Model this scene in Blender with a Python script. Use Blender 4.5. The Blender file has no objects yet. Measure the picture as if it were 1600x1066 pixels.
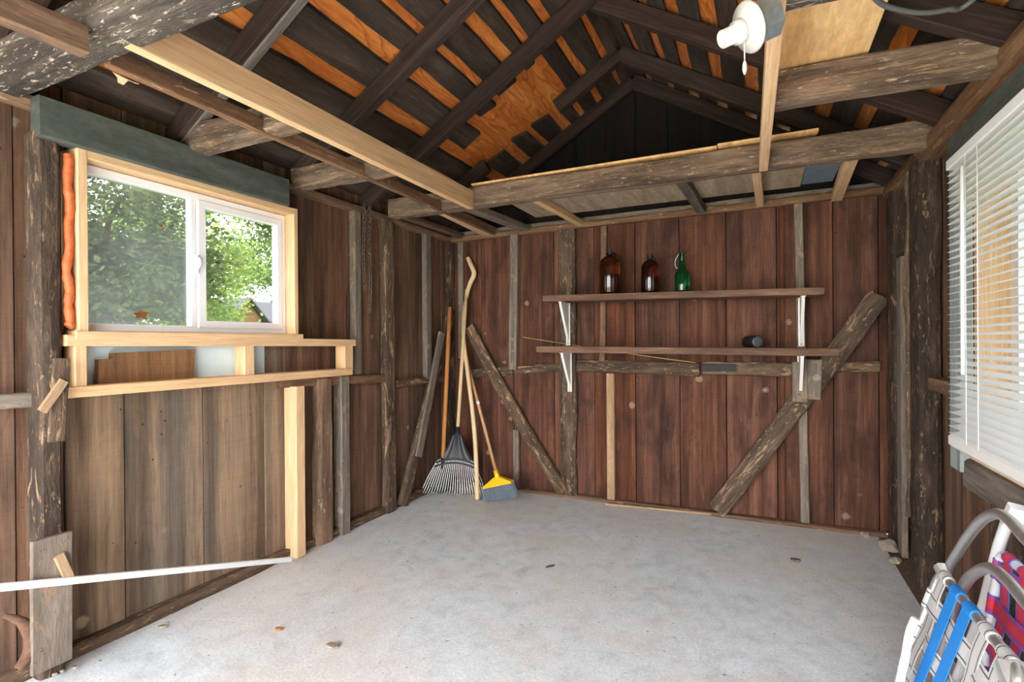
import bpy, bmesh, math, random
import numpy as np
from mathutils import Vector, Matrix, noise

random.seed(7)
SC = bpy.context.scene
COL = SC.collection

# ------------------------------------------------------------------ camera
FPX, YAW, PITCH, ROLL, CY, EYE = 815.6, math.radians(25.25), math.radians(-.14), math.radians(-.40), 536.4, 1.2
F_ = Vector((-math.sin(YAW)*math.cos(PITCH), math.cos(YAW)*math.cos(PITCH), math.sin(PITCH)))
R0 = Vector((math.cos(YAW), math.sin(YAW), 0)); U0 = R0.cross(F_)
R_ = math.cos(ROLL)*R0 + math.sin(ROLL)*U0
U_ = -math.sin(ROLL)*R0 + math.cos(ROLL)*U0
CAM = Vector((0, 0, EYE))
cd = bpy.data.cameras.new('camera'); cam = bpy.data.objects.new('camera', cd); COL.objects.link(cam)
cam.matrix_world = Matrix.Translation(CAM) @ Matrix((R_, U_, -F_)).transposed().to_4x4()
cd.sensor_width = 36; cd.lens = FPX/1600*36; cd.shift_y = (CY-533)/1600; cd.clip_start = .02
SC.camera = cam

# ------------------------------------------------------------------ sky, sun, exposure
w = bpy.data.worlds.new('sky'); SC.world = w; w.use_nodes = True
nt = w.node_tree; nt.nodes.clear()
wo = nt.nodes.new('ShaderNodeOutputWorld'); bg = nt.nodes.new('ShaderNodeBackground')
tc = nt.nodes.new('ShaderNodeTexCoord'); sx = nt.nodes.new('ShaderNodeSeparateXYZ')
rp = nt.nodes.new('ShaderNodeValToRGB')
rp.color_ramp.elements[0].position = 0.0; rp.color_ramp.elements[0].color = (1, .985, .96, 1)
rp.color_ramp.elements[1].position = .9; rp.color_ramp.elements[1].color = (.80, .90, 1, 1)
nt.links.new(tc.outputs['Generated'], sx.inputs[0]); nt.links.new(sx.outputs['Z'], rp.inputs[0])
nt.links.new(rp.outputs[0], bg.inputs[0]); nt.links.new(bg.outputs[0], wo.inputs[0])
bg.inputs[1].default_value = 3.6
sl = bpy.data.lights.new('sun', 'SUN'); sl.energy = 6.0; sl.angle = math.radians(3); sl.color = (1, .95, .86)
sun = bpy.data.objects.new('sun', sl); COL.objects.link(sun)
sun.rotation_euler = Vector((-.12, .80, -1.0)).to_track_quat('-Z', 'Y').to_euler()
sun.location = (6, -6, 12)
SC.view_settings.view_transform = 'Standard'; SC.view_settings.look = 'None'
SC.view_settings.gamma = 1; SC.view_settings.use_curve_mapping = False
SC.view_settings.exposure = 2.12
SC.cycles.max_bounces = 10; SC.cycles.diffuse_bounces = 7; SC.cycles.transparent_max_bounces = 16
SC.cycles.caustics_refractive = False; SC.cycles.caustics_reflective = False
SC.cycles.sample_clamp_indirect = 8

# ------------------------------------------------------------------ room dimensions (metres)
K = 1.2/1.3
XL, YB, XR, H = -2.560*K, 4.151*K, .751*K, 2.233*K     # left / back / right framing planes, plate underside
RX, RZ, S = -.815, 3.03, .60                            # ridge and roof slope (rafter undersides)
YF = -1.15                                               # open front of the shed

def ray(px, py): return F_ + R_*((px-800)/FPX) - U_*((py-CY)/FPX)
def on(px, py, ax, v):
    d = ray(px, py); return CAM + d*((v-CAM[ax])/d[ax])
def L(px, py, o=0): return on(px, py, 0, XL+o)          # a point on the left wall, o metres into the room
def B(px, py, o=0): return on(px, py, 1, YB-o)          # back wall
def Rt(px, py, o=0): return on(px, py, 0, XR-o)         # right wall
def Z(px, py, z=0): return on(px, py, 2, z)             # a level plane
def roofL(px, py, o=0):
    n = Vector((-S, 0, 1)); d = ray(px, py); return CAM + d*((RZ-S*RX+o-n.dot(CAM))/n.dot(d))

# ------------------------------------------------------------------ materials
def srgb(r, g, b):
    f = lambda c: (c/255/12.92) if c/255 <= .04045 else ((c/255+.055)/1.055)**2.4
    return (f(r), f(g), f(b), 1)
class NT:
    def __init__(s, name):
        s.m = bpy.data.materials.new(name); s.m.use_nodes = True
        s.t = s.m.node_tree; s.t.nodes.clear(); s.out = s.n('ShaderNodeOutputMaterial')
    def n(s, typ, **kw):
        x = s.t.nodes.new(typ)
        for k, v in kw.items(): setattr(x, k, v)
        return x
    def l(s, a, b): s.t.links.new(a, b)
    def mix(s, fac, a, b, bt='MIX'):
        x = s.n('ShaderNodeMix', data_type='RGBA', blend_type=bt)
        for inp, v in ((x.inputs[0], fac), (x.inputs[6], a), (x.inputs[7], b)):
            if hasattr(v, 'links') or hasattr(v, 'is_linked'): s.l(v, inp)
            else: inp.default_value = v
        return x.outputs[2]
    def ramp(s, fac, *stops, interp='LINEAR'):
        x = s.n('ShaderNodeValToRGB'); cr = x.color_ramp; cr.interpolation = interp
        while len(cr.elements) < len(stops): cr.elements.new(.5)
        for e, (p, c) in zip(cr.elements, stops):
            e.position = p; e.color = c if not isinstance(c, (int, float)) else (c, c, c, 1)
        s.l(fac, x.inputs[0]); return x.outputs[0]
    def noise(s, vec, scale=(1, 1, 1), sc=1, detail=5, rough=.6, dist=0):
        mp = s.n('ShaderNodeMapping'); mp.inputs['Scale'].default_value = scale; s.l(vec, mp.inputs[0])
        x = s.n('ShaderNodeTexNoise'); x.inputs['Scale'].default_value = sc; x.inputs['Detail'].default_value = detail
        x.inputs['Roughness'].default_value = rough; x.inputs['Distortion'].default_value = dist
        s.l(mp.outputs[0], x.inputs[0]); return x.outputs[0]
    def princ(s, col, rough=.8, metal=0, normal=None, **kw):
        p = s.n('ShaderNodeBsdfPrincipled')
        for k, v in (('Base Color', col), ('Roughness', rough), ('Metallic', metal)):
            if hasattr(v, 'is_linked'): s.l(v, p.inputs[k])
            else: p.inputs[k].default_value = v
        for k, v in kw.items(): p.inputs[k].default_value = v
        if normal is not None: s.l(normal, p.inputs['Normal'])
        s.l(p.outputs[0], s.out.inputs[0]); return p
    def bump(s, h, strength=.3, dist=.01):
        b = s.n('ShaderNodeBump'); b.inputs['Strength'].default_value = strength; b.inputs['Distance'].default_value = dist
        s.l(h, b.inputs['Height']); return b.outputs[0]
def gvec(t):
    at = t.n('ShaderNodeAttribute', attribute_name='gco'); oi = t.n('ShaderNodeObjectInfo')
    mu = t.n('ShaderNodeVectorMath', operation='SCALE'); cx = t.n('ShaderNodeCombineXYZ')
    cx.inputs[0].default_value = 61; cx.inputs[1].default_value = 37; cx.inputs[2].default_value = 23
    t.l(cx.outputs[0], mu.inputs[0]); t.l(oi.outputs['Random'], mu.inputs['Scale'])
    ad = t.n('ShaderNodeVectorMath', operation='ADD'); t.l(at.outputs['Vector'], ad.inputs[0]); t.l(mu.outputs[0], ad.inputs[1])
    return ad.outputs[0], oi.outputs['Random'], at.outputs['Vector']

def wood(name, dark, mid, light, along=1.6, across=26, stain=None, stain_amt=.6, stain_sc=(1.3, 5, 5),
         fleck=None, fleck_at=.64, fleck_sc=(9, 40, 40), vary=.22, rough=.85, bump=.35, saw=0, rings=0, patch=None, patch_at=.66, patch_sc=(5, 7, 7), patch_w=.05, patch_amt=.85, spec=.25, spots=None, tone=0, ring_amt=.30):
    t = NT(name); v, rnd, raw = gvec(t)
    g = t.noise(v, (along, across, across), 1, 7, .62, .7)
    c = t.ramp(g, (.22, dark), (.5, mid), (.78, light))
    if rings:                                                   # cathedral grain of flat-sawn softwood
        mp = t.n('ShaderNodeMapping'); mp.inputs['Scale'].default_value = (1.1, 7, 7); t.l(v, mp.inputs[0])
        wv = t.n('ShaderNodeTexNoise'); wv.inputs['Scale'].default_value = 1.0; wv.inputs['Detail'].default_value = 1.5; t.l(mp.outputs[0], wv.inputs[0])
        m1 = t.n('ShaderNodeMath', operation='MULTIPLY'); t.l(wv.outputs[0], m1.inputs[0]); m1.inputs[1].default_value = rings
        m2 = t.n('ShaderNodeMath', operation='FRACT'); t.l(m1.outputs[0], m2.inputs[0])
        rr = t.ramp(m2.outputs[0], (0, 0), (.65, .25), (.95, 1), (1, 0))
        c = t.mix(t.mix(1, rr, (ring_amt, ring_amt, ring_amt, 1), 'MULTIPLY'), c, dark)
    if stain is not None:
        s2 = t.noise(v, stain_sc, 1, 4, .6, .4)
        c = t.mix(t.ramp(s2, (.46, 0), (.68, stain_amt)), c, stain)
    fine = t.noise(v, (along*8, across*5, across*5), 1, 4, .7)
    c = t.mix(.45, c, t.mix(1, c, t.ramp(fine, (.3, .5), (.7, 1.4)), 'MULTIPLY'))
    if patch is not None:
        p2 = t.noise(v, patch_sc, 1, 6, .68, 1.2)
        c = t.mix(t.ramp(p2, (patch_at, 0), (patch_at+patch_w, patch_amt)), c, patch)
    if tone:                                                    # broad board-length streaks
        b2 = t.noise(v, (.5, 13, 13), 1, 3, .5); c = t.mix(tone, c, t.mix(1, c, t.ramp(b2, (.36, .45), (.64, 1.5)), 'MULTIPLY'))
    if spots is not None:                                       # dried splashes and nail holes
        vo = t.n('ShaderNodeTexVoronoi'); vo.inputs['Scale'].default_value = 3.6; vo.inputs['Randomness'].default_value = 1
        dn_ = t.noise(v, (1, 1, 1), 40, 3, .7); ds = t.n('ShaderNodeMath', operation='MULTIPLY_ADD'); ds.inputs[1].default_value = .10
        t.l(v, vo.inputs[0]); t.l(dn_, ds.inputs[0]); t.l(vo.outputs['Distance'], ds.inputs[2])
        c = t.mix(t.ramp(ds.outputs[0], (.115, .75), (.13, .35), (.15, 0)), c, spots)
        vh = t.n('ShaderNodeTexVoronoi'); vh.inputs['Scale'].default_value = 13; t.l(v, vh.inputs[0])
        c = t.mix(t.ramp(vh.outputs['Distance'], (.045, .85), (.07, 0)), c, (.02, .015, .012, 1))
    if fleck is not None:
        f2 = t.noise(v, fleck_sc, 1, 5, .75, .3)
        c = t.mix(t.ramp(f2, (fleck_at, 0), (fleck_at+.07, .9)), c, fleck)
    h = t.n('ShaderNodeHueSaturation'); t.l(c, h.inputs['Color'])
    vm = t.n('ShaderNodeMapRange'); vm.inputs[3].default_value = 1-vary; vm.inputs[4].default_value = 1+vary; t.l(rnd, vm.inputs[0])
    t.l(vm.outputs[0], h.inputs['Value'])
    hm = t.n('ShaderNodeMath', operation='MULTIPLY'); hm.inputs[1].default_value = 7.31; t.l(rnd, hm.inputs[0])
    hf = t.n('ShaderNodeMath', operation='FRACT'); t.l(hm.outputs[0], hf.inputs[0])
    sm = t.n('ShaderNodeMapRange'); sm.inputs[3].default_value = 1-vary*.8; sm.inputs[4].default_value = 1+vary*.5; t.l(hf.outputs[0], sm.inputs[0])
    t.l(sm.outputs[0], h.inputs['Saturation'])
    hh = t.mix(.5, g, fine)
    if saw:
        ws = t.noise(v, (230, 3, 3), 1, 2, .5, .2); hh = t.mix(saw, hh, ws)
        cc = t.mix(1, h.outputs[0], t.ramp(ws, (.35, .94), (.6, 1.04)), 'MULTIPLY')
    else: cc = h.outputs[0]
    t.princ(cc, rough, 0, t.bump(hh, bump, .012), **{'Specular IOR Level': spec})
    return t.m

def plain(name, col, rough=.5, metal=0, vary=.12, sc=30, bump=0, **kw):
    t = NT(name); tcn = t.n('ShaderNodeTexCoord')
    n = t.noise(tcn.outputs['Object'], (1, 1, 1), sc, 5, .65)
    lo = tuple(c*(1-vary) for c in col[:3])+(1,); hi = tuple(min(1, c*(1+vary)) for c in col[:3])+(1,)
    c = t.ramp(n, (.3, lo), (.7, hi))
    t.princ(c, rough, metal, t.bump(n, bump, .003) if bump else None, **kw); return t.m

M = {}
M['plank_red'] = wood('plank_red', srgb(80, 56, 44), srgb(116, 84, 64), srgb(142, 108, 84), along=.9, across=30, stain=srgb(62, 47, 40), stain_amt=.85, stain_sc=(1.0, 6, 6), saw=.3, fleck=srgb(176, 154, 130), fleck_at=.69, patch=srgb(132, 106, 84), patch_at=.60, patch_sc=(1.4, 9, 9), vary=.14, patch_w=.16, patch_amt=.6, rings=12, spots=srgb(168, 150, 128), tone=.6)
M['plank_back'] = wood('plank_back', srgb(66, 38, 29), srgb(101, 63, 46), srgb(132, 88, 65), along=.9, across=30, stain=srgb(56, 36, 30), stain_amt=.9, stain_sc=(1.8, 4, 4), saw=.3, fleck=srgb(165, 140, 120), fleck_at=.70, patch=srgb(140, 106, 84), patch_at=.62, patch_sc=(1.6, 8, 8), vary=.12, patch_w=.16, patch_amt=.6, rings=13, spots=srgb(158, 134, 114), tone=.6)
M['plank_grey'] = wood('plank_grey', srgb(96, 79, 65), srgb(130, 107, 87), srgb(156, 133, 109), along=.9, across=30, stain=srgb(98, 91, 83), stain_amt=.9, stain_sc=(.8, 6, 6), saw=.1, fleck=srgb(60, 48, 40), fleck_at=.71, fleck_sc=(14, 60, 60), patch=srgb(150, 120, 92), patch_at=.56, patch_sc=(1.0, 5, 5), vary=.07, patch_w=.16, patch_amt=.6, rings=13, spots=srgb(184, 160, 130), tone=.7)
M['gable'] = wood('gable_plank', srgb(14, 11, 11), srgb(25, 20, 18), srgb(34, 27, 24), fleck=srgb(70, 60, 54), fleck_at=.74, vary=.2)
M['log'] = wood('hewn_log', srgb(58, 46, 38), srgb(98, 79, 64), srgb(134, 112, 91), along=3, across=18, stain=srgb(60, 49, 42), stain_amt=.75, patch=srgb(164, 134, 102), patch_at=.575, patch_sc=(4.0, 20, 20), fleck=srgb(178, 154, 126), fleck_at=.59, fleck_sc=(18, 60, 60), bump=1.0, vary=.10, tone=.5)
M['post'] = wood('bark_post', srgb(38, 31, 27), srgb(70, 57, 48), srgb(110, 90, 73), along=4, across=20, stain=srgb(44, 36, 32), stain_amt=.8, patch=srgb(172, 140, 104), patch_at=.605, patch_sc=(3.2, 15, 15), fleck=srgb(142, 116, 90), fleck_at=.575, fleck_sc=(13, 48, 48), bump=1.1, vary=.06, tone=.5)
M['beam'] = wood('hewn_beam', srgb(78, 62, 52), srgb(128, 106, 88), srgb(164, 140, 116), along=3, across=22, stain=srgb(64, 53, 47), stain_amt=.75, stain_sc=(2, 9, 9), fleck=srgb(190, 170, 144), fleck_at=.585, fleck_sc=(15, 70, 70), patch=srgb(152, 122, 92), patch_at=.58, patch_sc=(4, 26, 26), bump=1.0, vary=.06, tone=.5)
M['beam_lichen'] = wood('lichen_beam', srgb(44, 40, 37), srgb(78, 70, 64), srgb(112, 102, 94), along=3, across=22, fleck=srgb(214, 206, 186), fleck_at=.575, fleck_sc=(20, 64, 64), patch=srgb(176, 166, 146), patch_at=.60, patch_sc=(6, 26, 26), bump=1.0, vary=.04, tone=.5)
M['batten'] = wood('weathered_batten', srgb(84, 74, 66), srgb(120, 109, 98), srgb(154, 142, 128), along=3, across=40, fleck=srgb(46, 40, 36), fleck_at=.63, fleck_sc=(34, 60, 60), patch=srgb(150, 126, 104), patch_at=.56, patch_sc=(6, 10, 10), vary=.08, spots=srgb(160, 150, 138))
M['board_grey'] = wood('grey_board', srgb(92, 80, 72), srgb(116, 104, 94), srgb(138, 126, 114), along=3, across=30, fleck=srgb(44, 38, 34), fleck_at=.62, fleck_sc=(40, 44, 44), patch=srgb(136, 110, 90), patch_at=.55, patch_sc=(6, 10, 10), vary=.03)
M['batten_brown'] = wood('brown_batten', srgb(86, 62, 48), srgb(124, 94, 73), srgb(158, 128, 100), along=3, across=34, fleck=srgb(192, 168, 136), fleck_at=.61, stain=srgb(62, 50, 43), vary=.12)
M['pale_batten'] = wood('pale_batten', srgb(128, 100, 76), srgb(168, 138, 108), srgb(196, 170, 140), along=3, across=30, fleck=srgb(70, 54, 42), fleck_at=.68, vary=.06)
M['shelf'] = wood('shelf_board', srgb(70, 50, 41), srgb(116, 88, 72), srgb(150, 120, 100), along=2, across=30, stain=srgb(70, 56, 50), fleck=srgb(50, 38, 32), fleck_at=.72, vary=.05)
M['rafter'] = wood('dark_rafter', srgb(36, 26, 22), srgb(56, 42, 36), srgb(80, 62, 54), along=2, across=30, vary=.14, bump=.3, fleck=srgb(110, 96, 86), fleck_at=.74)
M['rafter_grey'] = wood('grey_rafter', srgb(60, 54, 48), srgb(104, 96, 88), srgb(140, 130, 120), along=2, across=30, vary=.1)
M['deck'] = wood('roof_deck', srgb(36, 29, 24), srgb(66, 54, 45), srgb(90, 75, 63), along=1.5, across=16, stain=srgb(32, 29, 28), stain_amt=.8, fleck=srgb(130, 116, 100), fleck_at=.745, vary=.2, saw=.3)
M['ply_roof'] = wood('roof_plywood', srgb(146, 74, 28), srgb(202, 120, 56), srgb(230, 164, 94), along=1.2, across=12, vary=.03, rings=15, ring_amt=.75, stain=srgb(184, 100, 46), stain_amt=.6, bump=.12)
M['ply'] = wood('plywood', srgb(214, 162, 102), srgb(236, 190, 130), srgb(244, 208, 154), along=1.2, across=9, vary=.03, stain=srgb(188, 132, 78), stain_amt=.5, bump=.06, rings=0)
M['ply_grey'] = wood('aged_plywood', srgb(128, 112, 92), srgb(166, 148, 124), srgb(192, 176, 152), along=1.5, across=14, vary=.05, bump=.08)
M['pine'] = wood('new_pine', srgb(206, 162, 120), srgb(222, 184, 142), srgb(232, 200, 160), along=.7, across=26, vary=.03, fleck=srgb(120, 80, 46), fleck_at=.80, fleck_sc=(12, 22, 22), bump=.04, rings=5, rough=.65)
M['offcut'] = wood('brown_offcut', srgb(80, 56, 36), srgb(122, 88, 58), srgb(150, 112, 76), along=2, across=40, saw=.4, vary=.02)
M['handle'] = wood('ash_handle', srgb(192, 158, 112), srgb(222, 192, 148), srgb(236, 212, 174), along=2, across=60, vary=.05, bump=.05, rough=.5)
M['handle_orange'] = wood('varnished_handle', srgb(150, 92, 48), srgb(186, 124, 72), srgb(206, 148, 94), along=2, across=60, vary=.05, bump=.05, rough=.4)
M['handle_tan'] = wood('tan_handle', srgb(158, 112, 76), srgb(190, 144, 104), srgb(208, 168, 130), along=2, across=60, vary=.05, bump=.05, rough=.5)
M['header'] = wood('green_grey_paint', srgb(62, 66, 62), srgb(80, 85, 80), srgb(96, 100, 94), along=2, across=8, fleck=srgb(176, 170, 158), fleck_at=.71, fleck_sc=(40, 40, 40), vary=.02, bump=.15, patch=srgb(128, 126, 118), patch_at=.68)
M['greypaint'] = wood('blue_grey_paint', srgb(118, 126, 126), srgb(146, 154, 153), srgb(168, 174, 172), along=2, across=12, fleck=srgb(92, 88, 82), fleck_at=.73, vary=.02, bump=.15)

def concrete():
    t = NT('concrete'); tcn = t.n('ShaderNodeTexCoord'); v = tcn.outputs['Object']
    n1 = t.noise(v, (1, 1, 1), 1.3, 6, .6, .5); n2 = t.noise(v, (1, 1, 1), 9, 6, .7, .3); n3 = t.noise(v, (1, 1, 1), 90, 3, .7)
    c = t.ramp(n2, (.3, srgb(196, 202, 206)), (.5, srgb(218, 225, 229)), (.72, srgb(231, 237, 240)))
    c = t.mix(t.ramp(n1, (.42, 0), (.64, .65)), c, srgb(222, 210, 202))
    n4 = t.noise(v, (1, 1, 1), 2.7, 5, .65, 1.0)
    c = t.mix(t.ramp(n4, (.60, 0), (.72, .5)), c, srgb(184, 174, 162))
    c = t.mix(.4, c, t.mix(1, c, t.ramp(n3, (.3, .6), (.7, 1.3)), 'MULTIPLY'))
    sp = t.noise(v, (1, 1, 1), 46, 2, .5)
    c = t.mix(t.ramp(sp, (.71, 0), (.74, .8)), c, srgb(96, 82, 70))
    wv = t.noise(v, (3, 30, 1), 1, 4, .7, 2)
    c = t.mix(t.ramp(wv, (.62, 0), (.7, .3)), c, srgb(240, 240, 238))
    t.princ(c, t.ramp(n2, (.3, .55), (.7, .8)), 0, t.bump(t.mix(.5, n2, n3), .25, .006), **{'Specular IOR Level': .35}); return t.m
M['concrete'] = concrete()
M['dirt'] = plain('dirt', srgb(104, 84, 68), .95, 0, .35, 40, .6)
M['rock'] = plain('rock', srgb(150, 138, 122), .9, 0, .35, 25, .6)
M['rust'] = plain('rust', srgb(98, 70, 54), .95, 0, .4, 40, .8)
M['grass'] = plain('grass', srgb(86, 104, 52), .95, 0, .3, 6, .4)
M['driveway'] = plain('driveway', srgb(170, 166, 158), .9, 0, .1, 4, .1)
M['foam'] = plain('orange_foam', srgb(206, 108, 62), .6, 0, .3, 40, .9)
M['xps'] = plain('foam_board', srgb(206, 226, 236), .7, 0, .04, 14)
M['vinyl'] = plain('white_vinyl', srgb(236, 236, 240), .35, 0, .02, 10)
M['blind'] = plain('white_blind', srgb(230, 230, 229), .45, 0, .02, 10)
M['white_steel'] = plain('white_enamel', srgb(232, 230, 224), .35, 0, .06, 40)
M['pvc'] = plain('white_pvc', srgb(226, 228, 230), .4, 0, .06, 50)
M['alu'] = plain('aluminium', srgb(212, 212, 212), .34, .9, .08, 60)
M['zinc'] = plain('galvanised_steel', srgb(132, 136, 138), .5, .6, .2, 40)
M['porcelain'] = plain('porcelain', srgb(200, 198, 192), .25, 0, .02, 8)
M['black'] = plain('black_plastic', srgb(34, 38, 44), .5, 0, .15, 30)
M['black_metal'] = plain('dark_steel', srgb(40, 38, 38), .55, .5, .2, 30)
M['tine'] = plain('tine_steel', srgb(206, 206, 204), .4, .2, .1, 60)
M['yellow'] = plain('yellow_plastic', srgb(248, 190, 26), .4, 0, .03, 10)
M['bristle'] = plain('blue_grey_bristle', srgb(112, 122, 134), .9, 0, .5, 120, .8)
M['rubber_cable'] = plain('grey_cable', srgb(84, 84, 84), .6, 0, .1, 20)
M['chain'] = plain('rusty_chain', srgb(96, 82, 72), .7, .3, .3, 60)
M['leaf_brown'] = plain('dry_leaf', srgb(138, 88, 40), .8, 0, .3, 60)
M['web_white'] = plain('white_webbing', srgb(226, 224, 222), .7, 0, .06, 300, .2)
M['web_blue'] = plain('blue_webbing', srgb(22, 124, 206), .7, 0, .12, 300, .2)
M['web_line'] = plain('black_stripe', srgb(52, 56, 66), .7, 0, .1, 50)
M['can'] = plain('grey_can', srgb(96, 100, 106), .4, .4, .15, 20)
M['panel_blue'] = plain('blue_grey_panel', srgb(112, 132, 146), .5, .2, .25, 8)
M['black_stain'] = plain('black_tar', srgb(34, 34, 36), .7, 0, .2, 30)
M['bark'] = plain('tree_bark', srgb(84, 72, 60), .95, 0, .3, 12, .6)
M['shingle'] = plain('dark_shingle', srgb(70, 68, 72), .9, 0, .15, 8, .3)
M['reed'] = plain('straw', srgb(190, 150, 96), .8, 0, .1, 30)
def pinkweb():
    t = NT('pink_webbing'); v, rnd, raw = gvec(t)
    sp = t.n('ShaderNodeSeparateXYZ'); t.l(raw, sp.inputs[0])
    ab = t.n('ShaderNodeMath', operation='ABSOLUTE'); t.l(sp.outputs[1], ab.inputs[0])
    c = t.ramp(ab.outputs[0], (0, srgb(226, 62, 56)), (.012, srgb(214, 56, 92)), (.021, srgb(176, 62, 160)), (.026, srgb(92, 112, 190)))
    n = t.noise(v, (14, 30, 30), 1, 4, .6); c = t.mix(t.ramp(n, (.55, 0), (.75, .35)), c, srgb(150, 60, 150))
    t.princ(c, .7); return t.m
M['web_pink'] = pinkweb()
def glassmat(name, dust, dcol, tint):
    t = NT(name); tcn = t.n('ShaderNodeTexCoord')
    n = t.noise(tcn.outputs['Object'], (1, 1, 1), 3, 4, .6); n2 = t.noise(tcn.outputs['Object'], (1, 1, 1), 160, 3, .8)
    f = t.mix(1, t.ramp(n, (.35, dust*.35), (.7, dust)), t.ramp(n2, (.35, .6), (.7, 1.3)), 'MULTIPLY')
    tr = t.n('ShaderNodeBsdfTransparent'); tr.inputs[0].default_value = tint  # grey tint added so the glass dims the bright outside
    gl = t.n('ShaderNodeBsdfGlossy'); gl.inputs['Roughness'].default_value = .05; gl.inputs['Color'].default_value = (.6, .6, .6, 1)
    df = t.n('ShaderNodeBsdfDiffuse'); df.inputs[0].default_value = dcol
    tl = t.n('ShaderNodeBsdfTranslucent'); tl.inputs[0].default_value = dcol
    m0 = t.n('ShaderNodeMixShader'); m0.inputs[0].default_value = .5; t.l(df.outputs[0], m0.inputs[1]); t.l(tl.outputs[0], m0.inputs[2])
    m1 = t.n('ShaderNodeMixShader'); m1.inputs[0].default_value = .04; t.l(tr.outputs[0], m1.inputs[1]); t.l(gl.outputs[0], m1.inputs[2])
    m2 = t.n('ShaderNodeMixShader'); t.l(f, m2.inputs[0]); t.l(m1.outputs[0], m2.inputs[1]); t.l(m0.outputs[0], m2.inputs[2])
    t.l(m2.outputs[0], t.out.inputs[0]); return t.m
M['pane_dusty'] = glassmat('dusty_glass', .36, (.26, .27, .28, 1), (.52, .53, .54, 1))
M['pane'] = glassmat('window_glass', .06, (.2, .2, .2, 1), (.60, .61, .61, 1))
M['pane_tint'] = glassmat('dimming_glass', .25, (.4, .4, .4, 1), (.42, .43, .44, 1))  # strongest tint, put in to dim the daylight behind the blinds
def bottle(name, col):
    t = NT(name); p = t.princ(col, .06, 0); p.inputs['Transmission Weight'].default_value = .85; p.inputs['IOR'].default_value = 1.5
    p.inputs['Specular IOR Level'].default_value = .6; return t.m
M['amber'] = bottle('amber_glass', srgb(96, 44, 18)); M['amber_dark'] = bottle('dark_amber_glass', srgb(78, 30, 20)); M['greenglass'] = bottle('green_glass', srgb(10, 104, 52))
def leafmat(name, a, b, c3):
    t = NT(name); tcn = t.n('ShaderNodeTexCoord')
    n = t.noise(tcn.outputs['Object'], (1, 1, 1), .8, 3, .6); n2 = t.noise(tcn.outputs['Object'], (1, 1, 1), 9, 2, .6)
    c = t.mix(.45, t.ramp(n, (.35, a), (.5, b), (.66, c3)), t.ramp(n2, (.35, a), (.5, b), (.66, c3)))
    df = t.n('ShaderNodeBsdfDiffuse'); tl = t.n('ShaderNodeBsdfTranslucent'); t.l(c, df.inputs[0]); t.l(c, tl.inputs[0])
    mx = t.n('ShaderNodeMixShader'); mx.inputs[0].default_value = .4; t.l(df.outputs[0], mx.inputs[1]); t.l(tl.outputs[0], mx.inputs[2])
    t.l(mx.outputs[0], t.out.inputs[0]); return t.m
M['leaf_dark'] = leafmat('dark_leaves', srgb(40, 50, 36), srgb(88, 100, 64), srgb(158, 168, 104))
M['leaf_mid'] = leafmat('mid_leaves', srgb(92, 114, 56), srgb(146, 168, 84), srgb(190, 204, 124))
M['leaf_light'] = leafmat('light_leaves', srgb(66, 88, 52), srgb(104, 130, 74), srgb(150, 168, 108))

# ------------------------------------------------------------------ mesh helpers
def mkobj(name, verts, faces, mat, parent=None, gco=None, smooth=False, origin=None):
    verts = [Vector(v) for v in verts]
    if origin is None:
        lo = [min(v[i] for v in verts) for i in range(3)]; hi = [max(v[i] for v in verts) for i in range(3)]
        origin = Vector(((lo[0]+hi[0])/2, (lo[1]+hi[1])/2, lo[2]))
    origin = Vector(origin)
    me = bpy.data.meshes.new(name); me.from_pydata([v-origin for v in verts], [], faces)
    if gco is not None:
        at = me.attributes.new('gco', 'FLOAT_VECTOR', 'POINT')
        at.data.foreach_set('vector', [c for g in gco for c in g])
    if smooth: me.shade_smooth()
    bm = bmesh.new(); bm.from_mesh(me); bmesh.ops.recalc_face_normals(bm, faces=bm.faces); bm.to_mesh(me); bm.free()
    if mat: me.materials.append(M[mat] if isinstance(mat, str) else mat)
    o = bpy.data.objects.new(name, me); COL.objects.link(o); o.location = origin
    if parent is not None:
        o.parent = parent; o.location = origin - Vector(ORI[parent.name])
    ORI[o.name] = tuple(origin)
    return o
ORI = {}
def empty(name, loc):
    o = bpy.data.objects.new(name, None); COL.objects.link(o); o.location = loc; o.empty_display_size = .1
    ORI[o.name] = tuple(loc); return o
def tag(o, label, cat, group=None):
    o['label'] = label; o['category'] = cat
    if group: o['group'] = group
    return o
def struct(o, label=None):
    o['kind'] = 'structure'
    if label: o['label'] = label
    return o

def sweep(name, a, b, prof, wdir, mat, parent=None, nseg=1, fn=None, smooth=False):
    """extrude a closed profile [(w,t)..] from a to b; fn(u, s, k, w, t) -> (w, t) may deform each ring"""
    a, b = Vector(a), Vector(b); ax = (b-a); ln = ax.length; ax = ax/ln
    wd = Vector(wdir); wd = (wd - ax*wd.dot(ax)).normalized(); td = ax.cross(wd)
    V, G, Fc = [], [], []; n = len(prof)
    for i in range(nseg+1):
        u = i/nseg; s = u*ln
        for k, (pw, pt) in enumerate(prof):
            da = 0
            if fn:
                r = fn(u, s, k, pw, pt); pw, pt = r[0], r[1]; da = r[2] if len(r) > 2 else 0
            V.append(a + ax*(s+da) + wd*pw + td*pt); G.append((s+da, pw, pt))
    for i in range(nseg):
        for k in range(n):
            k2 = (k+1) % n; Fc.append((i*n+k, i*n+k2, (i+1)*n+k2, (i+1)*n+k))
    Fc.append(tuple(range(n))); Fc.append(tuple(nseg*n+k for k in range(n)))
    return mkobj(name, V, Fc, mat, parent, G, smooth)
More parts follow.
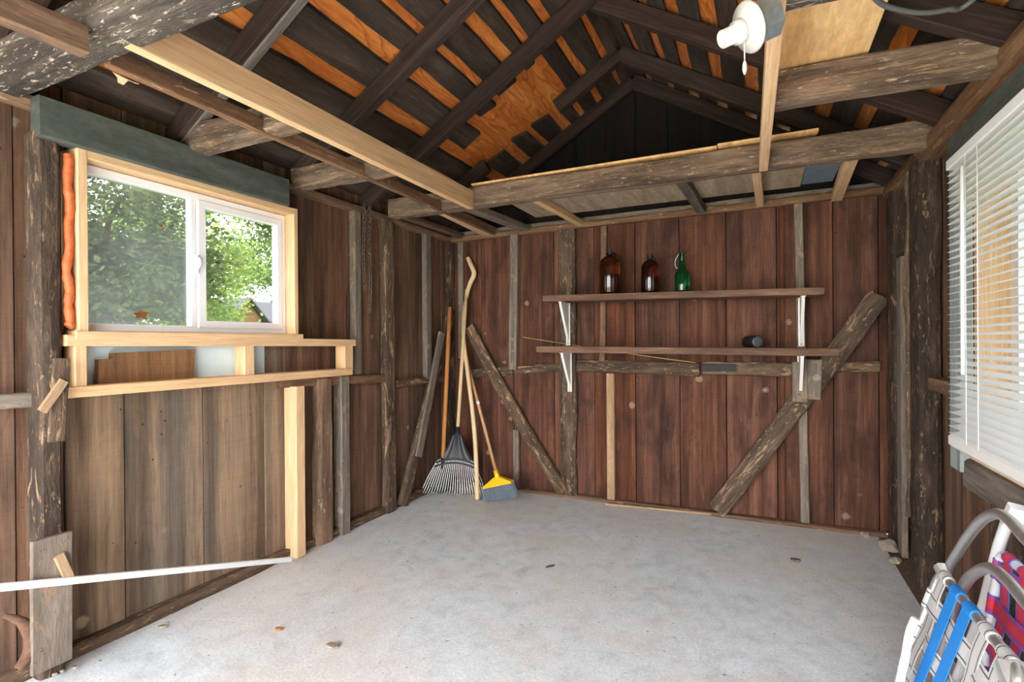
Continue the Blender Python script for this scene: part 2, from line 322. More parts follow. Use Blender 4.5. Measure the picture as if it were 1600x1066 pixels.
def rect(w_, t_, c=.003):
    w2, t2 = w_/2, t_/2
    if c <= 0: return [(-w2, -t2), (w2, -t2), (w2, t2), (-w2, t2)]
    return [(-w2+c, -t2), (w2-c, -t2), (w2, -t2+c), (w2, t2-c), (w2-c, t2), (-w2+c, t2), (-w2, t2-c), (-w2, -t2+c)]
def board(name, a, b, w_, t_, wdir, mat, parent=None, c=.003, nseg=1, wob=0, seed=0):
    """straight board, width w_ along wdir, thickness t_; wob = uneven edges"""
    fn = None
    if wob:
        def fn(u, s, k, pw, pt):
            q = noise.noise(Vector((s*4.3+seed*7.7, (1 if pw > 0 else -1)*3.1, seed*1.9)))
            return pw*(1+0) + wob*q, pt
    return sweep(name, a, b, rect(w_, t_, c), wdir, mat, parent, nseg, fn)
def hewn(name, a, b, w_, t_, wdir, mat, parent=None, seed=0, amp=.12, ex=3.2, nseg=None, bow=0, n=14):
    """irregular hewn timber or debarked log"""
    ln = (Vector(b)-Vector(a)).length; nseg = nseg or max(6, int(ln/.07)); prof = []
    for k in range(n):
        an = 2*math.pi*(k+.5)/n; c_, s_ = math.cos(an), math.sin(an)
        prof.append((w_/2*math.copysign(abs(c_)**(2/ex), c_), t_/2*math.copysign(abs(s_)**(2/ex), s_)))
    def fn(u, s, k, pw, pt):
        an = 2*math.pi*k/n; sd = seed*13.7
        q = noise.noise(Vector((s*2.4+sd, math.cos(an)*1.1, math.sin(an)*1.1))) + .5*noise.noise(Vector((s*8+sd, math.cos(an)*2, math.sin(an)*2+sd))) + .25*noise.noise(Vector((s*22+sd, math.cos(an)*4, math.sin(an)*4+sd)))
        f = 1+amp*q*1.6
        wb = .18*w_*noise.noise(Vector((s*1.2+sd, 5.5, sd)))*amp*6 + bow*math.sin(math.pi*u)
        da = .012*noise.noise(Vector((k*1.3+sd, 2, 2))) if u in (0, 1) else 0
        return pw*f+wb, pt*f, da
    return sweep(name, a, b, prof, wdir, mat, parent, nseg, fn)
def box(name, x0, x1, y0, y1, z0, z1, mat, parent=None, grain='z', c=.003):
    cx, cy, cz = (x0+x1)/2, (y0+y1)/2, (z0+z1)/2
    if grain == 'z': return board(name, (cx, cy, z0), (cx, cy, z1), abs(y1-y0), abs(x1-x0), (0, 1, 0), mat, parent, c)
    if grain == 'y': return board(name, (cx, y0, cz), (cx, y1, cz), abs(z1-z0), abs(x1-x0), (0, 0, 1), mat, parent, c)
    return board(name, (x0, cy, cz), (x1, cy, cz), abs(z1-z0), abs(y1-y0), (0, 0, 1), mat, parent, c)
def smooth_path(P, sub=6):
    P = [Vector(p) for p in P]
    if len(P) < 3 or sub < 2: return P
    out = []
    for i in range(len(P)-1):
        p0, p1, p2, p3 = P[max(i-1, 0)], P[i], P[i+1], P[min(i+2, len(P)-1)]
        for j in range(sub):
            t = j/sub
            out.append(.5*((2*p1)+(-p0+p2)*t+(2*p0-5*p1+4*p2-p3)*t*t+(-p0+3*p1-3*p2+p3)*t**3))
    out.append(P[-1]); return out
def tube(name, P, r, mat, parent=None, n=10, sub=6, closed=False, radii=None, flat=1.0, smooth=True, wrap=False):
    Q = smooth_path(P, sub) if not closed else [Vector(p) for p in P]
    V, G, Fc = [], [], []; s = 0; ref = None; m = len(Q)
    for i, p in enumerate(Q):
        if closed: d = (Q[(i+1) % m]-Q[i-1]).normalized()
        else: d = (Q[min(i+1, m-1)]-Q[max(i-1, 0)]).normalized()
        if ref is None:
            ref = Vector((0, 0, 1)) if abs(d.z) < .9 else Vector((1, 0, 0))
        x = (ref - d*ref.dot(d)).normalized(); ref = x; y = d.cross(x)
        if i: s += (Q[i]-Q[i-1]).length
        rr = r if radii is None else np.interp(i/(m-1), np.linspace(0, 1, len(radii)), radii)
        for k in range(n):
            an = 2*math.pi*k/n; V.append(p + x*math.cos(an)*rr + y*math.sin(an)*rr*flat); G.append((s, math.cos(an)*rr, math.sin(an)*rr))
    for i in range(m if closed else m-1):
        for k in range(n):
            k2 = (k+1) % n; j = (i+1) % m; Fc.append((i*n+k, i*n+k2, j*n+k2, j*n+k))
    if wrap: G = [(math.atan2(g_[2], g_[1])*r, g_[0]-s/2, 0) for g_ in G]
    if not closed: Fc.append(tuple(range(n))); Fc.append(tuple((m-1)*n+k for k in range(n)))
    return mkobj(name, V, Fc, mat, parent, G, smooth)
def lathe(name, base, axis, prof, mat, parent=None, n=24, smooth=True):
    """prof: [(radius, height)..] around axis through base"""
    base = Vector(base); ax = Vector(axis).normalized(); ref = Vector((1, 0, 0)) if abs(ax.x) < .9 else Vector((0, 1, 0))
    x = (ref-ax*ref.dot(ax)).normalized(); y = ax.cross(x); V, G, Fc = [], [], []
    for r, h_ in prof:
        for k in range(n):
            an = 2*math.pi*k/n; V.append(base+ax*h_+x*(r*math.cos(an))+y*(r*math.sin(an))); G.append((h_, r*math.cos(an), r*math.sin(an)))
    for i in range(len(prof)-1):
        for k in range(n):
            k2 = (k+1) % n; Fc.append((i*n+k, i*n+k2, (i+1)*n+k2, (i+1)*n+k))
    Fc.append(tuple(range(n))); Fc.append(tuple((len(prof)-1)*n+k for k in range(n)))
    o = mkobj(name, V, Fc, mat, parent, G, False)
    if smooth:
        for p in o.data.polygons: p.use_smooth = len(p.vertices) == 4
    return o
def ring(name, ax, c0, c1, mat, bar, depth, parent=None, bars=None):
    """rectangular frame in the plane perpendicular to x: c0=(y,z) low corner, c1=(y,z) high corner, from x=ax to ax+depth"""
    y0, z0 = c0; y1, z1 = c1; bl, br, bb, bt = bars or (bar,)*4
    V, Fc = [], []; c = min(.004, abs(depth)*.2)
    outer = [(y0, z0), (y1, z0), (y1, z1), (y0, z1)]; inner = [(y0+bl, z0+bb), (y1-br, z0+bb), (y1-br, z1-bt), (y0+bl, z1-bt)]
    sg = 1 if depth > 0 else -1
    def lerp(p, q, t): return (p[0]+(q[0]-p[0])*t, p[1]+(q[1]-p[1])*t)
    t = .12
    rings = [(ax, outer), (ax+depth-sg*c, outer), (ax+depth, [lerp(o, i, t) for o, i in zip(outer, inner)]), (ax+depth, [lerp(o, i, 1-t) for o, i in zip(outer, inner)]), (ax+depth-sg*c, inner), (ax, inner)]
    for x, pts in rings:
        for y, z in pts: V.append((x, y, z))
    m = len(rings)
    for i in range(m):
        j = (i+1) % m
        for k in range(4):
            k2 = (k+1) % 4; Fc.append((i*4+k, i*4+k2, j*4+k2, j*4+k))
    return mkobj(name, V, Fc, mat, parent, [(v[1], v[2], v[0]) for v in V])
def rock(name, c, r, mat, seed, parent=None, sq=(1, 1, .7)):
    bm = bmesh.new(); bmesh.ops.create_icosphere(bm, subdivisions=2, radius=1)
    V = []
    for v in bm.verts:
        q = 1+.38*noise.noise(v.co*1.3+Vector((seed*3.3, 0, 0)))+.2*noise.noise(v.co*3+Vector((0, seed, 0)))
        V.append(Vector(c)+Vector((v.co.x*sq[0], v.co.y*sq[1], v.co.z*sq[2]))*q*r)
    Fc = [tuple(v.index for v in f.verts) for f in bm.faces]; bm.free()
    return mkobj(name, V, Fc, mat, parent)

# ================================================================== SETTING
PL = XL-.055          # inner face of the left planks
PB = YB+.03           # inner face of the back planks
PR = XR+.10           # inner face of the right planks
def yl(px, o=-.055): return L(px, 560, o).y
def xb(px, o=-.03): return B(px, 560, o).x
def yr(px, o=-.10): return Rt(px, 560, o).y
def deck(x, o=.12): return RZ - S*abs(x-RX) + o         # roof boards' underside above x

# ---- floor and ground
def grid(name, x0, x1, y0, y1, z, nx, ny, amp, mat, parent=None, thick=.08):
    V, Fc = [], []
    for j in range(ny+1):
        for i in range(nx+1):
            x = x0+(x1-x0)*i/nx; y = y0+(y1-y0)*j/ny
            V.append((x, y, z+amp*noise.noise(Vector((x*1.7, y*1.7, 3)))))
    for j in range(ny):
        for i in range(nx):
            a = j*(nx+1)+i; Fc.append((a, a+1, a+nx+2, a+nx+1))
    m = len(V); per = [i for i in range(nx+1)]+[j*(nx+1)+nx for j in range(1, ny+1)]+[ny*(nx+1)+i for i in range(nx-1, -1, -1)]+[j*(nx+1) for j in range(ny-1, 0, -1)]
    for k in per: V.append((V[k][0], V[k][1], z-thick))
    for k in range(len(per)):
        k2 = (k+1) % len(per); Fc.append((per[k], m+k, m+k2, per[k2]))
    Fc.append(tuple(m+k for k in range(len(per))))
    return mkobj(name, V, Fc, mat, parent, [v for v in V], origin=((x0+x1)/2, (y0+y1)/2, z))
fl = struct(grid('floor', XL-.02, XR-.04, YF, YB+.02, 0, 40, 50, .004, 'concrete'), 'worn pale grey concrete floor slab with brown stains')
dirt = struct(grid('trim_1', XL-.35, XR+.35, YF, YB+.3, -.012, 50, 60, .012, 'dirt', thick=.1), 'bare brown dirt along the foot of the walls')
def plate_mesh(name, pts, mat, label):
    o = mkobj(name, pts, [tuple(range(len(pts)))], mat); return struct(o, label)
g = struct(grid('ground', -45, 45, -45, 60, -.14, 4, 4, 0, 'grass', thick=.3), 'grass yard around the shed')
dw = struct(grid('driveway', -4, 3, -14, YF-.02, -.05, 4, 4, 0, 'driveway', thick=.08), 'pale concrete driveway in front of the open shed')

# ---- walls: planks are parts
def quad_plank(name, p, depth, ax, mat, parent):
    """p: four corners (low a, low b, high b, high a) on the inner face; extruded by depth along axis ax"""
    d = Vector((0, 0, 0)); d[ax] = depth; P = [Vector(q) for q in p]
    V = P+[q+d for q in P]; lo = P[0].copy()
    G = []
    for q in V:
        r = q-lo; G.append((r.z, r.y if ax == 0 else r.x, r[ax]))
    return mkobj(name, V, [(0, 1, 2, 3), (7, 6, 5, 4), (0, 4, 5, 1), (1, 5, 6, 2), (2, 6, 7, 3), (3, 7, 4, 0)], mat, parent, G)
wl = struct(empty('wall_left', (PL, 1.5, 0)), 'wall of rough brown vertical planks around the sliding window')
wb = struct(empty('wall_back', (-.8, PB, 0)), 'reddish brown vertical plank wall behind the shelves')
wr = struct(empty('wall_right', (PR, 1.5, 0)), 'dark brown plank wall behind the blinds')
rnd = random.Random(3)
EAVE = deck(XL-.055)
WY0, WY1, WZ0, WZ1 = L(122, 400, .055).y+.006, L(466, 400, .055).y-.006, 1.262, 1.915      # rough opening of the left window
def left_planks():
    js = [-420, -300, -200, -120, -45, 23, 62, 100, 193, 317, 412, 446, 492, 541, 597, 650, 690, 724]
    for i in range(len(js)-1):
        y0, y1 = yl(js[i])+.003, yl(js[i+1])-.003
        off = rnd.uniform(-.006, .004); mat = 'plank_grey' if 7 <= i <= 10 else 'plank_red'
        segs = [(.015, EAVE-.0)]
        if y1 > WY0+.02 and y0 < WY1-.02: segs = [(.015, WZ0-.03), (WZ1+.03, EAVE)]
        for z0, z1 in segs:
            quad_plank('plank', [(PL+off, y0, z0), (PL+off, y1, z0), (PL+off, y1, z1), (PL+off, y0, z1)], -.024, 0, mat, wl)
    quad_plank('plank', [(PL-.03, YF, 0), (PL-.03, yl(-415), 0), (PL-.03, yl(-415), EAVE), (PL-.03, YF, EAVE)], -.02, 0, 'plank_red', wl)
    # outer boarding closes the joints
    for z0, z1, a, b in ((0, WZ0-.03, YF, YB+.1), (WZ1+.03, EAVE, YF, YB+.1), (WZ0-.03, WZ1+.03, YF, WY0), (WZ0-.03, WZ1+.03, WY1, YB+.1)):
        box('outer_boarding', PL-.058, PL-.034, a, b, z0, z1, 'gable', wl, 'y', 0)
left_planks()
def back_planks():
    js = [700, 753, 803, 866, 929, 993, 1062, 1135, 1214, 1302, 1373, 1400]
    for i in range(len(js)-1):
        x0, x1 = xb(js[i])+.003, xb(js[i+1])-.003; off = rnd.uniform(-.005, .005)
        quad_plank('plank', [(x0, PB+off, .02), (x1, PB+off, .02), (x1, PB+off, H+.06), (x0, PB+off, H+.06)], .024, 1, 'plank_back', wb)
    n = 14; a, b = XL-.05, XR+.1
    for i in range(n):
        x0, x1 = a+(b-a)*i/n+.002, a+(b-a)*(i+1)/n-.002; y = PB+.012+rnd.uniform(-.004, .004)
        z0 = H+.06
        if x0 < RX < x1:
            V = [(x0, y, z0), (x1, y, z0), (x1, y, deck(x1)), (RX, y, deck(RX)), (x0, y, deck(x0))]
            V2 = [(v[0], v[1]+.024, v[2]) for v in V]
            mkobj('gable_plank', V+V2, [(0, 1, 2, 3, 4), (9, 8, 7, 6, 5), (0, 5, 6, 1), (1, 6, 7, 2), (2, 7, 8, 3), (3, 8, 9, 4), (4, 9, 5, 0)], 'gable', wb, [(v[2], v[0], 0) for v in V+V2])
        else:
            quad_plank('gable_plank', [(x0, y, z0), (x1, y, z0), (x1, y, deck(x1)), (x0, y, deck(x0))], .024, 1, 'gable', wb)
    box('outer_boarding', XL-.08, XR+.16, PB+.04, PB+.06, 0, H+.1, 'gable', wb, 'x', 0)
    V = [(XL-.15, PB+.042, H+.1), (XR+.2, PB+.042, H+.1), (XR+.2, PB+.042, deck(XR+.2)), (RX, PB+.042, deck(RX)), (XL-.15, PB+.042, deck(XL-.15))]
    V2 = [(v[0], v[1]+.02, v[2]) for v in V]
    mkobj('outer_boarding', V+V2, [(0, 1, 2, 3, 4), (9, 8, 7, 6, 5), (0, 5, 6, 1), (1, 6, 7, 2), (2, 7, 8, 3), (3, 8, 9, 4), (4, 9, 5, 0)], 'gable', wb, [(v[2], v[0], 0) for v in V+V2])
back_planks()
RW0, RW1, RZ0, RZ1 = .95, 2.50, .80, 1.93                  # right window opening
def right_planks():
    js = [PB+.02, 3.56, 3.32, 3.08, 2.86, 2.62, 2.38, 2.12, 1.9, 1.62, 1.4, 1.15, .92, .66, .4, .1, -.3, YF]
    for i in range(len(js)-1):
        y1, y0 = js[i]-.003, js[i+1]+.003; off = rnd.uniform(-.005, .005)
        segs = [(.015, deck(PR))]
        if y1 > RW0+.02 and y0 < RW1+.03: segs = [(.015, RZ0-.06), (RZ1+.03, deck(PR))]
        for z0, z1 in segs:
            quad_plank('plank', [(PR+off, y0, z0), (PR+off, y1, z0), (PR+off, y1, z1), (PR+off, y0, z1)], .024, 0, 'plank_red', wr)
    for z0, z1, a, b in ((0, RZ0-.06, YF, YB+.1), (RZ1+.03, deck(PR), YF, YB+.1), (RZ0-.06, RZ1+.03, YF, RW0), (RZ0-.06, RZ1+.03, RW1+.06, YB+.1)):
        box('outer_boarding', PR+.036, PR+.056, a, b, z0, z1, 'gable', wr, 'y', 0)
right_planks()
# ---- front gable above the open doorway
wf = struct(empty('wall_front', (RX, YF, H)), 'plank gable above the open doorway')
for i in range(12):
    a, b = XL-.1, XR+.15; x0, x1 = a+(b-a)*i/12+.002, a+(b-a)*(i+1)/12-.002
    zt0, zt1 = deck(x0, .1), deck(x1, .1)
    quad_plank('gable_plank', [(x0, YF, H+.08), (x1, YF, H+.08), (x1, YF, zt1), (x0, YF, zt0)], -.024, 1, 'gable', wf)

# ---- roof
ce = struct(empty('ceiling', (RX, 1.5, H)), 'open gable roof of dark rafters, dark boards and orange plywood strips')
YR0, YR1 = YF-.15, YB+.14
cosr = 1/math.sqrt(1+S*S)
def slope_pt(side, xd, y, o): # xd = horizontal distance from the ridge
    return Vector((RX+side*xd, y, RZ-S*xd+o))
def roof_board(side, d0, d1, y0, y1, seed, ragged=(0, 0)):
    n = max(2, int((y1-y0)/.12)); V, G, Fc = [], [], []
    for i in range(n+1):
        y = y0+(y1-y0)*i/n
        e0 = .010*noise.noise(Vector((y*2.2, seed*3.7, 1)))+.006*noise.noise(Vector((y*7, seed, 4)))
        e1 = .010*noise.noise(Vector((y*2.2, seed*5.1, 8)))+.006*noise.noise(Vector((y*7, seed, 9)))
        for d, e, o in ((d0, e0, .12), (d1, e1, .12), (d1, e1, .142), (d0, e0, .142)):
            yy = y
            if i == n and ragged[1]: yy += ragged[1]*noise.noise(Vector((d*30, seed, 2)))
            if i == 0 and ragged[0]: yy += ragged[0]*noise.noise(Vector((d*30, seed, 5)))
            V.append(slope_pt(side, d+e, yy, o)); G.append((y, d+e, o))
    for i in range(n):
        for k in range(4):
            k2 = (k+1) % 4; Fc.append((i*4+k, i*4+k2, (i+1)*4+k2, (i+1)*4+k))
    Fc.append((0, 1, 2, 3)); Fc.append(tuple(n*4+k for k in range(4)))
    return mkobj('roof_board', V, Fc, 'deck', ce, G)
gapsL = [(.10, .028), (.25, .036), (.385, .034), (.505, .05), (.685, .036), (.85, .058), (1.07, .062), (1.265, .05), (1.46, .04), (1.62, .03)]
gapsR = [(.11, .03), (.27, .036), (.42, .05), (.60, .05), (.78, .055), (.97, .05), (1.15, .05), (1.33, .045), (1.50, .04)]
for side, gaps in ((-1, gapsL), (1, gapsR)):
    prev = .0; seed = 10 if side < 0 else 50
    for gpos, gw in gaps+[(1.80, .02)]:
        seed += 1; d0, d1 = prev, gpos-gw*.72; prev = gpos+gw*.72
        if side < 0 and .40 < (d0+d1)/2 < .98:                       # boards rotted away beside the broken rafter
            mid = (d0+d1)/2
            cut = 2.96 if mid < .62 else (3.0 if mid < .8 else 3.10)
            roof_board(side, d0, d1, YR0, cut, seed, (0, .12)); roof_board(side, d0, d1, 3.50, YR1, seed+20, (.12, 0))
        else: roof_board(side, d0, d1, YR0, YR1, seed)
    for j, (ya, yb) in enumerate(((YR0, .36), (.363, 1.58), (1.583, 2.795), (2.798, YR1))):
        V = []; G = []
        for o in (.146, .165):
            for d, y in ((0, ya), (1.85, ya), (1.85, yb), (0, yb)):
                V.append(slope_pt(side, d, y, o)); G.append((y+j*3.3, d*1.0+side, o))
        mkobj('roof_plywood', V, [(0, 1, 2, 3), (7, 6, 5, 4), (0, 4, 5, 1), (1, 5, 6, 2), (2, 6, 7, 3), (3, 7, 4, 0)], 'ply_roof', ce, G)
    V = []; G = []
    for o in (.17, .19):
        for d, y in ((-.01, YR0), (1.9, YR0), (1.9, YR1+.05), (-.01, YR1+.05)): V.append(slope_pt(side, d, y, o)); G.append((y, d, o))
    mkobj('shingle_roofing', V, [(0, 1, 2, 3), (7, 6, 5, 4), (0, 4, 5, 1), (1, 5, 6, 2), (2, 6, 7, 3), (3, 7, 4, 0)], 'shingle', ce, G)
def rafter(side, y, d0=0.0, d1=1.62, mat='rafter', wd=.06):
    a = slope_pt(side, d0, y, .058); b = slope_pt(side, d1, y, .058)
    return board('rafter', a, b, wd, .112*cosr, (0, 1, 0), mat, ce, .004, 8, .006, seed=y*3+side)
for y in (-.42, .22, .86, 2.17, 2.76):
    rafter(-1, y)
rf = rafter(-1, 1.50)
board('rafter_lit_edge', slope_pt(-1, .0, 1.51, -.004), slope_pt(-1, 1.60, 1.51, -.004), .04, .012, (0, 1, 0), 'rafter_grey', rf)  # pale strip stands in for the lit underside of the dark rafter
rafter(-1, 3.42, .0, .44); rafter(-1, 3.40, .98, 1.62)
rafter(-1, 3.83, wd=.05)
for y in (-.42, .22, .86, 1.50, 2.16, 2.82, 3.42, 3.83): rafter(1, y)

# ---- tie beams and stubs (undersides at plate height)
BH = .115
def tie(name, x0, x1, y, w_, h_, mat, seed, amp=.07, z=None, dy=0):
    z = H+.01+h_/2 if z is None else z
    return hewn(name, (x0, y, z), (x1, y+dy, z), h_, w_, (0, 0, 1), mat, ce, seed, amp, 8.0, n=20)
tie('tie_beam', XL+.02, XR+.1, .868, .135, .105, 'beam_lichen', 1, .035)
tie('tie_beam_stub', XL-.02, -1.66, 1.545, .10, .115, 'beam', 2, .09)
tie('tie_beam_stub', XL-.02, -1.66, 2.185, .10, .115, 'beam', 3, .09)
tie('tie_beam_stub', .06, XR+.08, 2.215, .10, .12, 'beam', 4, .06)
tie('tie_beam_stub', .06, XR+.08, 1.53, .10, .13, 'beam_lichen', 5, .07)
tie('tie_beam', XL+.05, XR+.08, 2.955, .10, .125, 'beam', 6, .045, dy=.03)
# pale pine boards that tie the cut joists together
pz = H+.055
o = sweep('pine_nailer', (-1.65, .90, H+.06), (-1.65, 2.90, H+.042), rect(.112, .038, .002), (0, 0, 1), 'pine', ce); o['label'] = 'new pale pine board running under the rafters'
o = sweep('pine_stick', (.062, .6, H+.03), (.028, 2.90, H+.025), rect(.085, .040, .002), (0, 0, 1), 'pine', ce); o['label'] = 'narrow new pine stick beside the lamp holder'
sweep('old_lath', (-1.815, .93, H+.03), (-1.925, 3.75, H+.035), rect(.06, .032, .003), (0, 0, 1), 'batten_brown', ce)
board('old_board', (-1.67, -.9, 2.0), (-1.67, .80, 2.032), .075, .045, (0, 0, 1), 'batten_brown', ce)
# short joists from the last tie beam to the back plate
for (pa, pb, mat, wd, hh) in (((705, 340), (758, 366), 'pine', .09, .04), ((745, 333), (812, 358), 'batten', .09, .04), ((850, 322), (900, 349), 'pine', .045, .045), ((1072, 296), (1092, 326), 'rafter_grey', .06, .05), ((1183, 280), (1187, 316), 'pine', .045, .045), ((1328, 256), (1312, 300), 'pine', .06, .05), ((640, 345), (720, 372), 'shelf', .05, .04)):
    a = Z(*pa, H+.02); b = Z(*pb, H+.02)
    d = (b-a); k = (PB-.0-a.y)/d.y; k0 = (3.0-a.y)/d.y
    p = a+d*k0; q = a+d*k
    board('joist', p+Vector((0, 0, .02)), q+Vector((0, 0, .02)), wd, hh, (1, 0, 0), mat, ce)

# ---- plates
hewn('top_plate', (XL-.04, YF, H+.022), (XL-.04, YB+.05, H+.022), .045, .08, (0, 0, 1), 'batten_brown', wl, 21, .08, 5)
hewn('top_plate', (XL-.02, YB+.005, H+.012), (XR+.05, YB+.005, H+.045), .045, .06, (0, 0, 1), 'batten_brown', wb, 22, .06, 6)
hewn('upper_plate', (XL-.02, YB+.02, H+.055), (XR+.0, YB+.02, H+.08), .04, .05, (0, 0, 1), 'batten', wb, 23, .08, 5)
hewn('top_plate', (XR+.05, YF, H+.03), (XR+.05, YB+.02, H+.03), .085, .10, (0, 0, 1), 'batten_brown', wr, 24, .14, 4)

# ---- left wall framing
def vpost(parent, name, y0, y1, xf, xk, z0, z1, mat, seed=0, amp=0, dtop=0):
    """upright on the left wall: inner face at xf, back at xk"""
    cy, w_ = (y0+y1)/2, y1-y0; cx, t_ = (xf+xk)/2, abs(xf-xk)
    if amp: return hewn(name, (cx, cy, z0), (cx, cy+dtop, z1), w_, t_, (0, 1, 0), mat, parent, seed, amp, 3.6)
    return board(name, (cx, cy, z0), (cx, cy+dtop, z1), w_, t_, (0, 1, 0), mat, parent, .004)
def lv(name, a, b, o, pz0, pz1, mat, seed=0, amp=0, z0=None, z1=None):
    pm = (a+b)/2
    return vpost(wl, name, yl(a, o), yl(b, o), XL+o, PL+.005, L(pm, pz0, o).z if z0 is None else z0, L(pm, pz1, o).z if z1 is None else z1, mat, seed, amp)
lv('post', 60, 101, .05, 0, 0, 'post', 31, .10, .0, H-.10)
lv('post', 604, 620, .015, 0, 0, 'log', 32, .10, .0, H)
lv('post', 498, 521, .025, 0, 592, 'batten_brown', 33, .10, .0)
lv('batten', 533, 546, .02, 0, 588, 'batten', z0=.0)
lv('batten', 556, 566, .0, 585, 0, 'batten', z1=H)
lv('batten', 667, 675, -.005, 592, 0, 'batten', z1=H)
lv('corner_post', 703, 716, .0, 0, 0, 'post', 36, .08, .0, H)
lv('pine_stud', 462, 476, .045, 0, 604, 'pine', z0=.005)
def lh(name, a, b, o, pz, th, mat, seed=0, amp=0, t_=None, hewnlike=False):
    """level member on the left wall between pixel points a and b (its lower edge)"""
    p, q = L(*a, o), L(*b, o); t_ = t_ or abs(XL+o-PL)
    c = Vector((-t_/2, 0, th/2))
    if amp: return hewn(name, p+c, q+c, th, t_, (0, 0, 1), mat, wl, seed, amp, 3.4)
    return board(name, p+c, q+c, th, t_, (0, 0, 1), mat, wl)
lh('girt', (-160, 652), (58, 636), .0, 0, .052, 'batten')
lh('girt', (432, 607), (612, 597), .0, 0, .055, 'batten_brown', t_=.05)
lh('girt', (618, 607), (700, 597), -.005, 0, .06, 'log', 38, .08)
# diagonal log brace with a lath nailed to it
hewn('brace', L(628, 790, .0), L(704, 490, .0), .10, .05, (0, 1, 0), 'log', wl, 41, .06, 3.5)
board('lath', L(654, 714, .055), L(690, 520, .055), .07, .02, (0, 1, 0), 'batten', wl)
# sill along the foot of the wall
hewn('foot_sill', (XL-.035, YF, .025), (XL-.035, YB, .02), .06, .06, (0, 0, 1), 'log', wl, 45, .22, 4, nseg=90)
# boards nailed to the near post
board('nailed_board', L(81, 1042, .105), L(81, 838, .105), .118, .018, (0, 1, 0), 'board_grey', wl)
board('nailed_block', L(108, 903, .125), L(92, 868, .125), .032, .014, (0, 1, 0), 'pale_batten', wl)
board('nailed_lath', L(66, 643, .115), L(100, 595, .115), .030, .014, (0, 1, 0), 'pale_batten', wl)
board('nailed_strip', L(88, 690, .10), L(96, 560, .10), .05, .014, (0, 1, 0), 'log', wl)
# pine frame below the window
lh('pine_rail', (105, 541), (556, 541), .06, 0, .042, 'pine', t_=.09)
lh('pine_rail', (105, 623), (551, 586), .06, 0, .042, 'pine', t_=.09)
for a, b, z0p, z1p in ((117, 137, 604, 540), (382, 398, 592, 540), (539, 552, 577, 540)):
    pm = (a+b)/2
    vpost(wl, 'pine_stud', yl(a, .05), yl(b, .05), XL+.05, XL-.03, L(pm, z0p, .05).z-.008, L(pm, z1p, .05).z+.004, 'pine')
box('insulation_board', PL+.006, PL+.016, yl(132, -.045), yl(412, -.045), L(270, 604, -.045).z, L(270, 534, -.045).z, 'xps', wl, 'y', .001)

# ---- left window: header, pine lining, foam, vinyl slider
p0, p1, p2, p3 = L(62, 144, .08), L(452, 284, .08), L(453, 318, .08), L(58, 212, .08)
hd = struct(board('trim_2', (XL+.0475, p0.y, (p0.z+p3.z)/2), (XL+.0475, p1.y, (p1.z+p2.z)/2), .145, .065, (0, 0, 1), 'header', None, .004), 'dark green-grey painted header board above the sliding window')
FO = .055; wy0, wy1 = L(122, 400, FO).y, L(466, 400, FO).y; wz0, wz1 = L(290, 519, FO).z-.002, 1.945
fx0, fx1 = XL-.12, XL+FO
jt = .034
w1 = struct(empty('window_1', (XL-.03, (wy0+wy1)/2, wz0)), 'white vinyl sliding window in a new pine lining on the plank wall')
box('lining_board', fx0, fx1, wy0, wy0+jt, wz0, wz1, 'pine', w1, 'z')
box('lining_board', fx0, fx1, wy1-jt*.8, wy1, wz0, wz1-.0, 'pine', w1, 'z')
box('lining_board', fx0, fx1, wy0+jt, wy1-jt*.8, wz1-jt, wz1, 'pine', w1, 'y')
box('window_sill', fx0, fx1+.012, wy0-.012, wy1+.02, wz0-.028, wz0, 'pine', w1, 'y')
box('shim_board', fx0, fx1-.004, L(250, 520, .05).y, wy1+.0, wz0-.05, wz0-.030, 'pine', w1, 'y')
vy0, vy1, vz0, vz1 = wy0+jt+.002, wy1-jt*.8-.002, wz0+.001, wz1-jt-.002
vx = XL-.055
ring('vinyl_frame', vx, (vy0, vz0), (vy1, vz1), 'vinyl', .03, .045, w1, (.012, .03, .032, .035))
ym = L(303, 400, -.02).y
s1 = box('pane', vx+.012, vx+.016, vy0+.010, ym+.01, vz0+.03, vz1-.03, 'pane_dusty', w1, 'y', 0); s1['label'] = 'dusty fixed glass pane'
box('meeting_rail', vx+.004, vx+.044, ym-.022, ym+.006, vz0+.031, vz1-.034, 'vinyl', w1, 'z', .004)
sash = ring('sash', vx+.012, (ym+.008, vz0+.022), (vy1-.028, vz1-.03), 'vinyl', .04, .040, w1, (.042, .034, .036, .036))
box('pane', vx+.026, vx+.030, ym+.045, vy1-.058, vz0+.055, vz1-.062, 'pane', sash, 'y', 0)
lk = box('lock', vx+.046, vx+.060, ym-.008, ym+.012, (vz0+vz1)/2-.05, (vz0+vz1)/2+.035, 'vinyl', w1, 'z', .006)
tube('latch_lever', [(vx+.060, ym+.002, (vz0+vz1)/2-.03), (vx+.074, ym+.004, (vz0+vz1)/2-.005), (vx+.064, ym+.008, (vz0+vz1)/2+.02)], .006, 'vinyl', lk, 8)
# expanding foam in the gaps
def blob(name, P, r, mat, parent, seed):
    Q = [p+Vector((0, .003*math.sin(i*.35), .002*math.cos(i*1.7))) for i, p in enumerate(smooth_path(P, 16))]; rng = random.Random(seed); rad = [r*rng.uniform(.84, 1.16) for _ in range(52)]
    return tube(name, Q, r, mat, parent, 10, 1, radii=rad)
blob('foam_seam', [L(107, 512, .035), L(108, 470, .03), L(105, 420, .035), L(108, 360, .03), L(107, 300, .035), L(105, 240, .03)], .0155, 'foam', w1, 1)
blob('foam_seam', [L(228, 523, .055), L(270, 523, .055), L(316, 524, .055)], .010, 'foam', w1, 2)
blob('foam_seam', [L(332, 524, .055), L(360, 524, .055), L(400, 524, .055)], .009, 'foam', w1, 3)

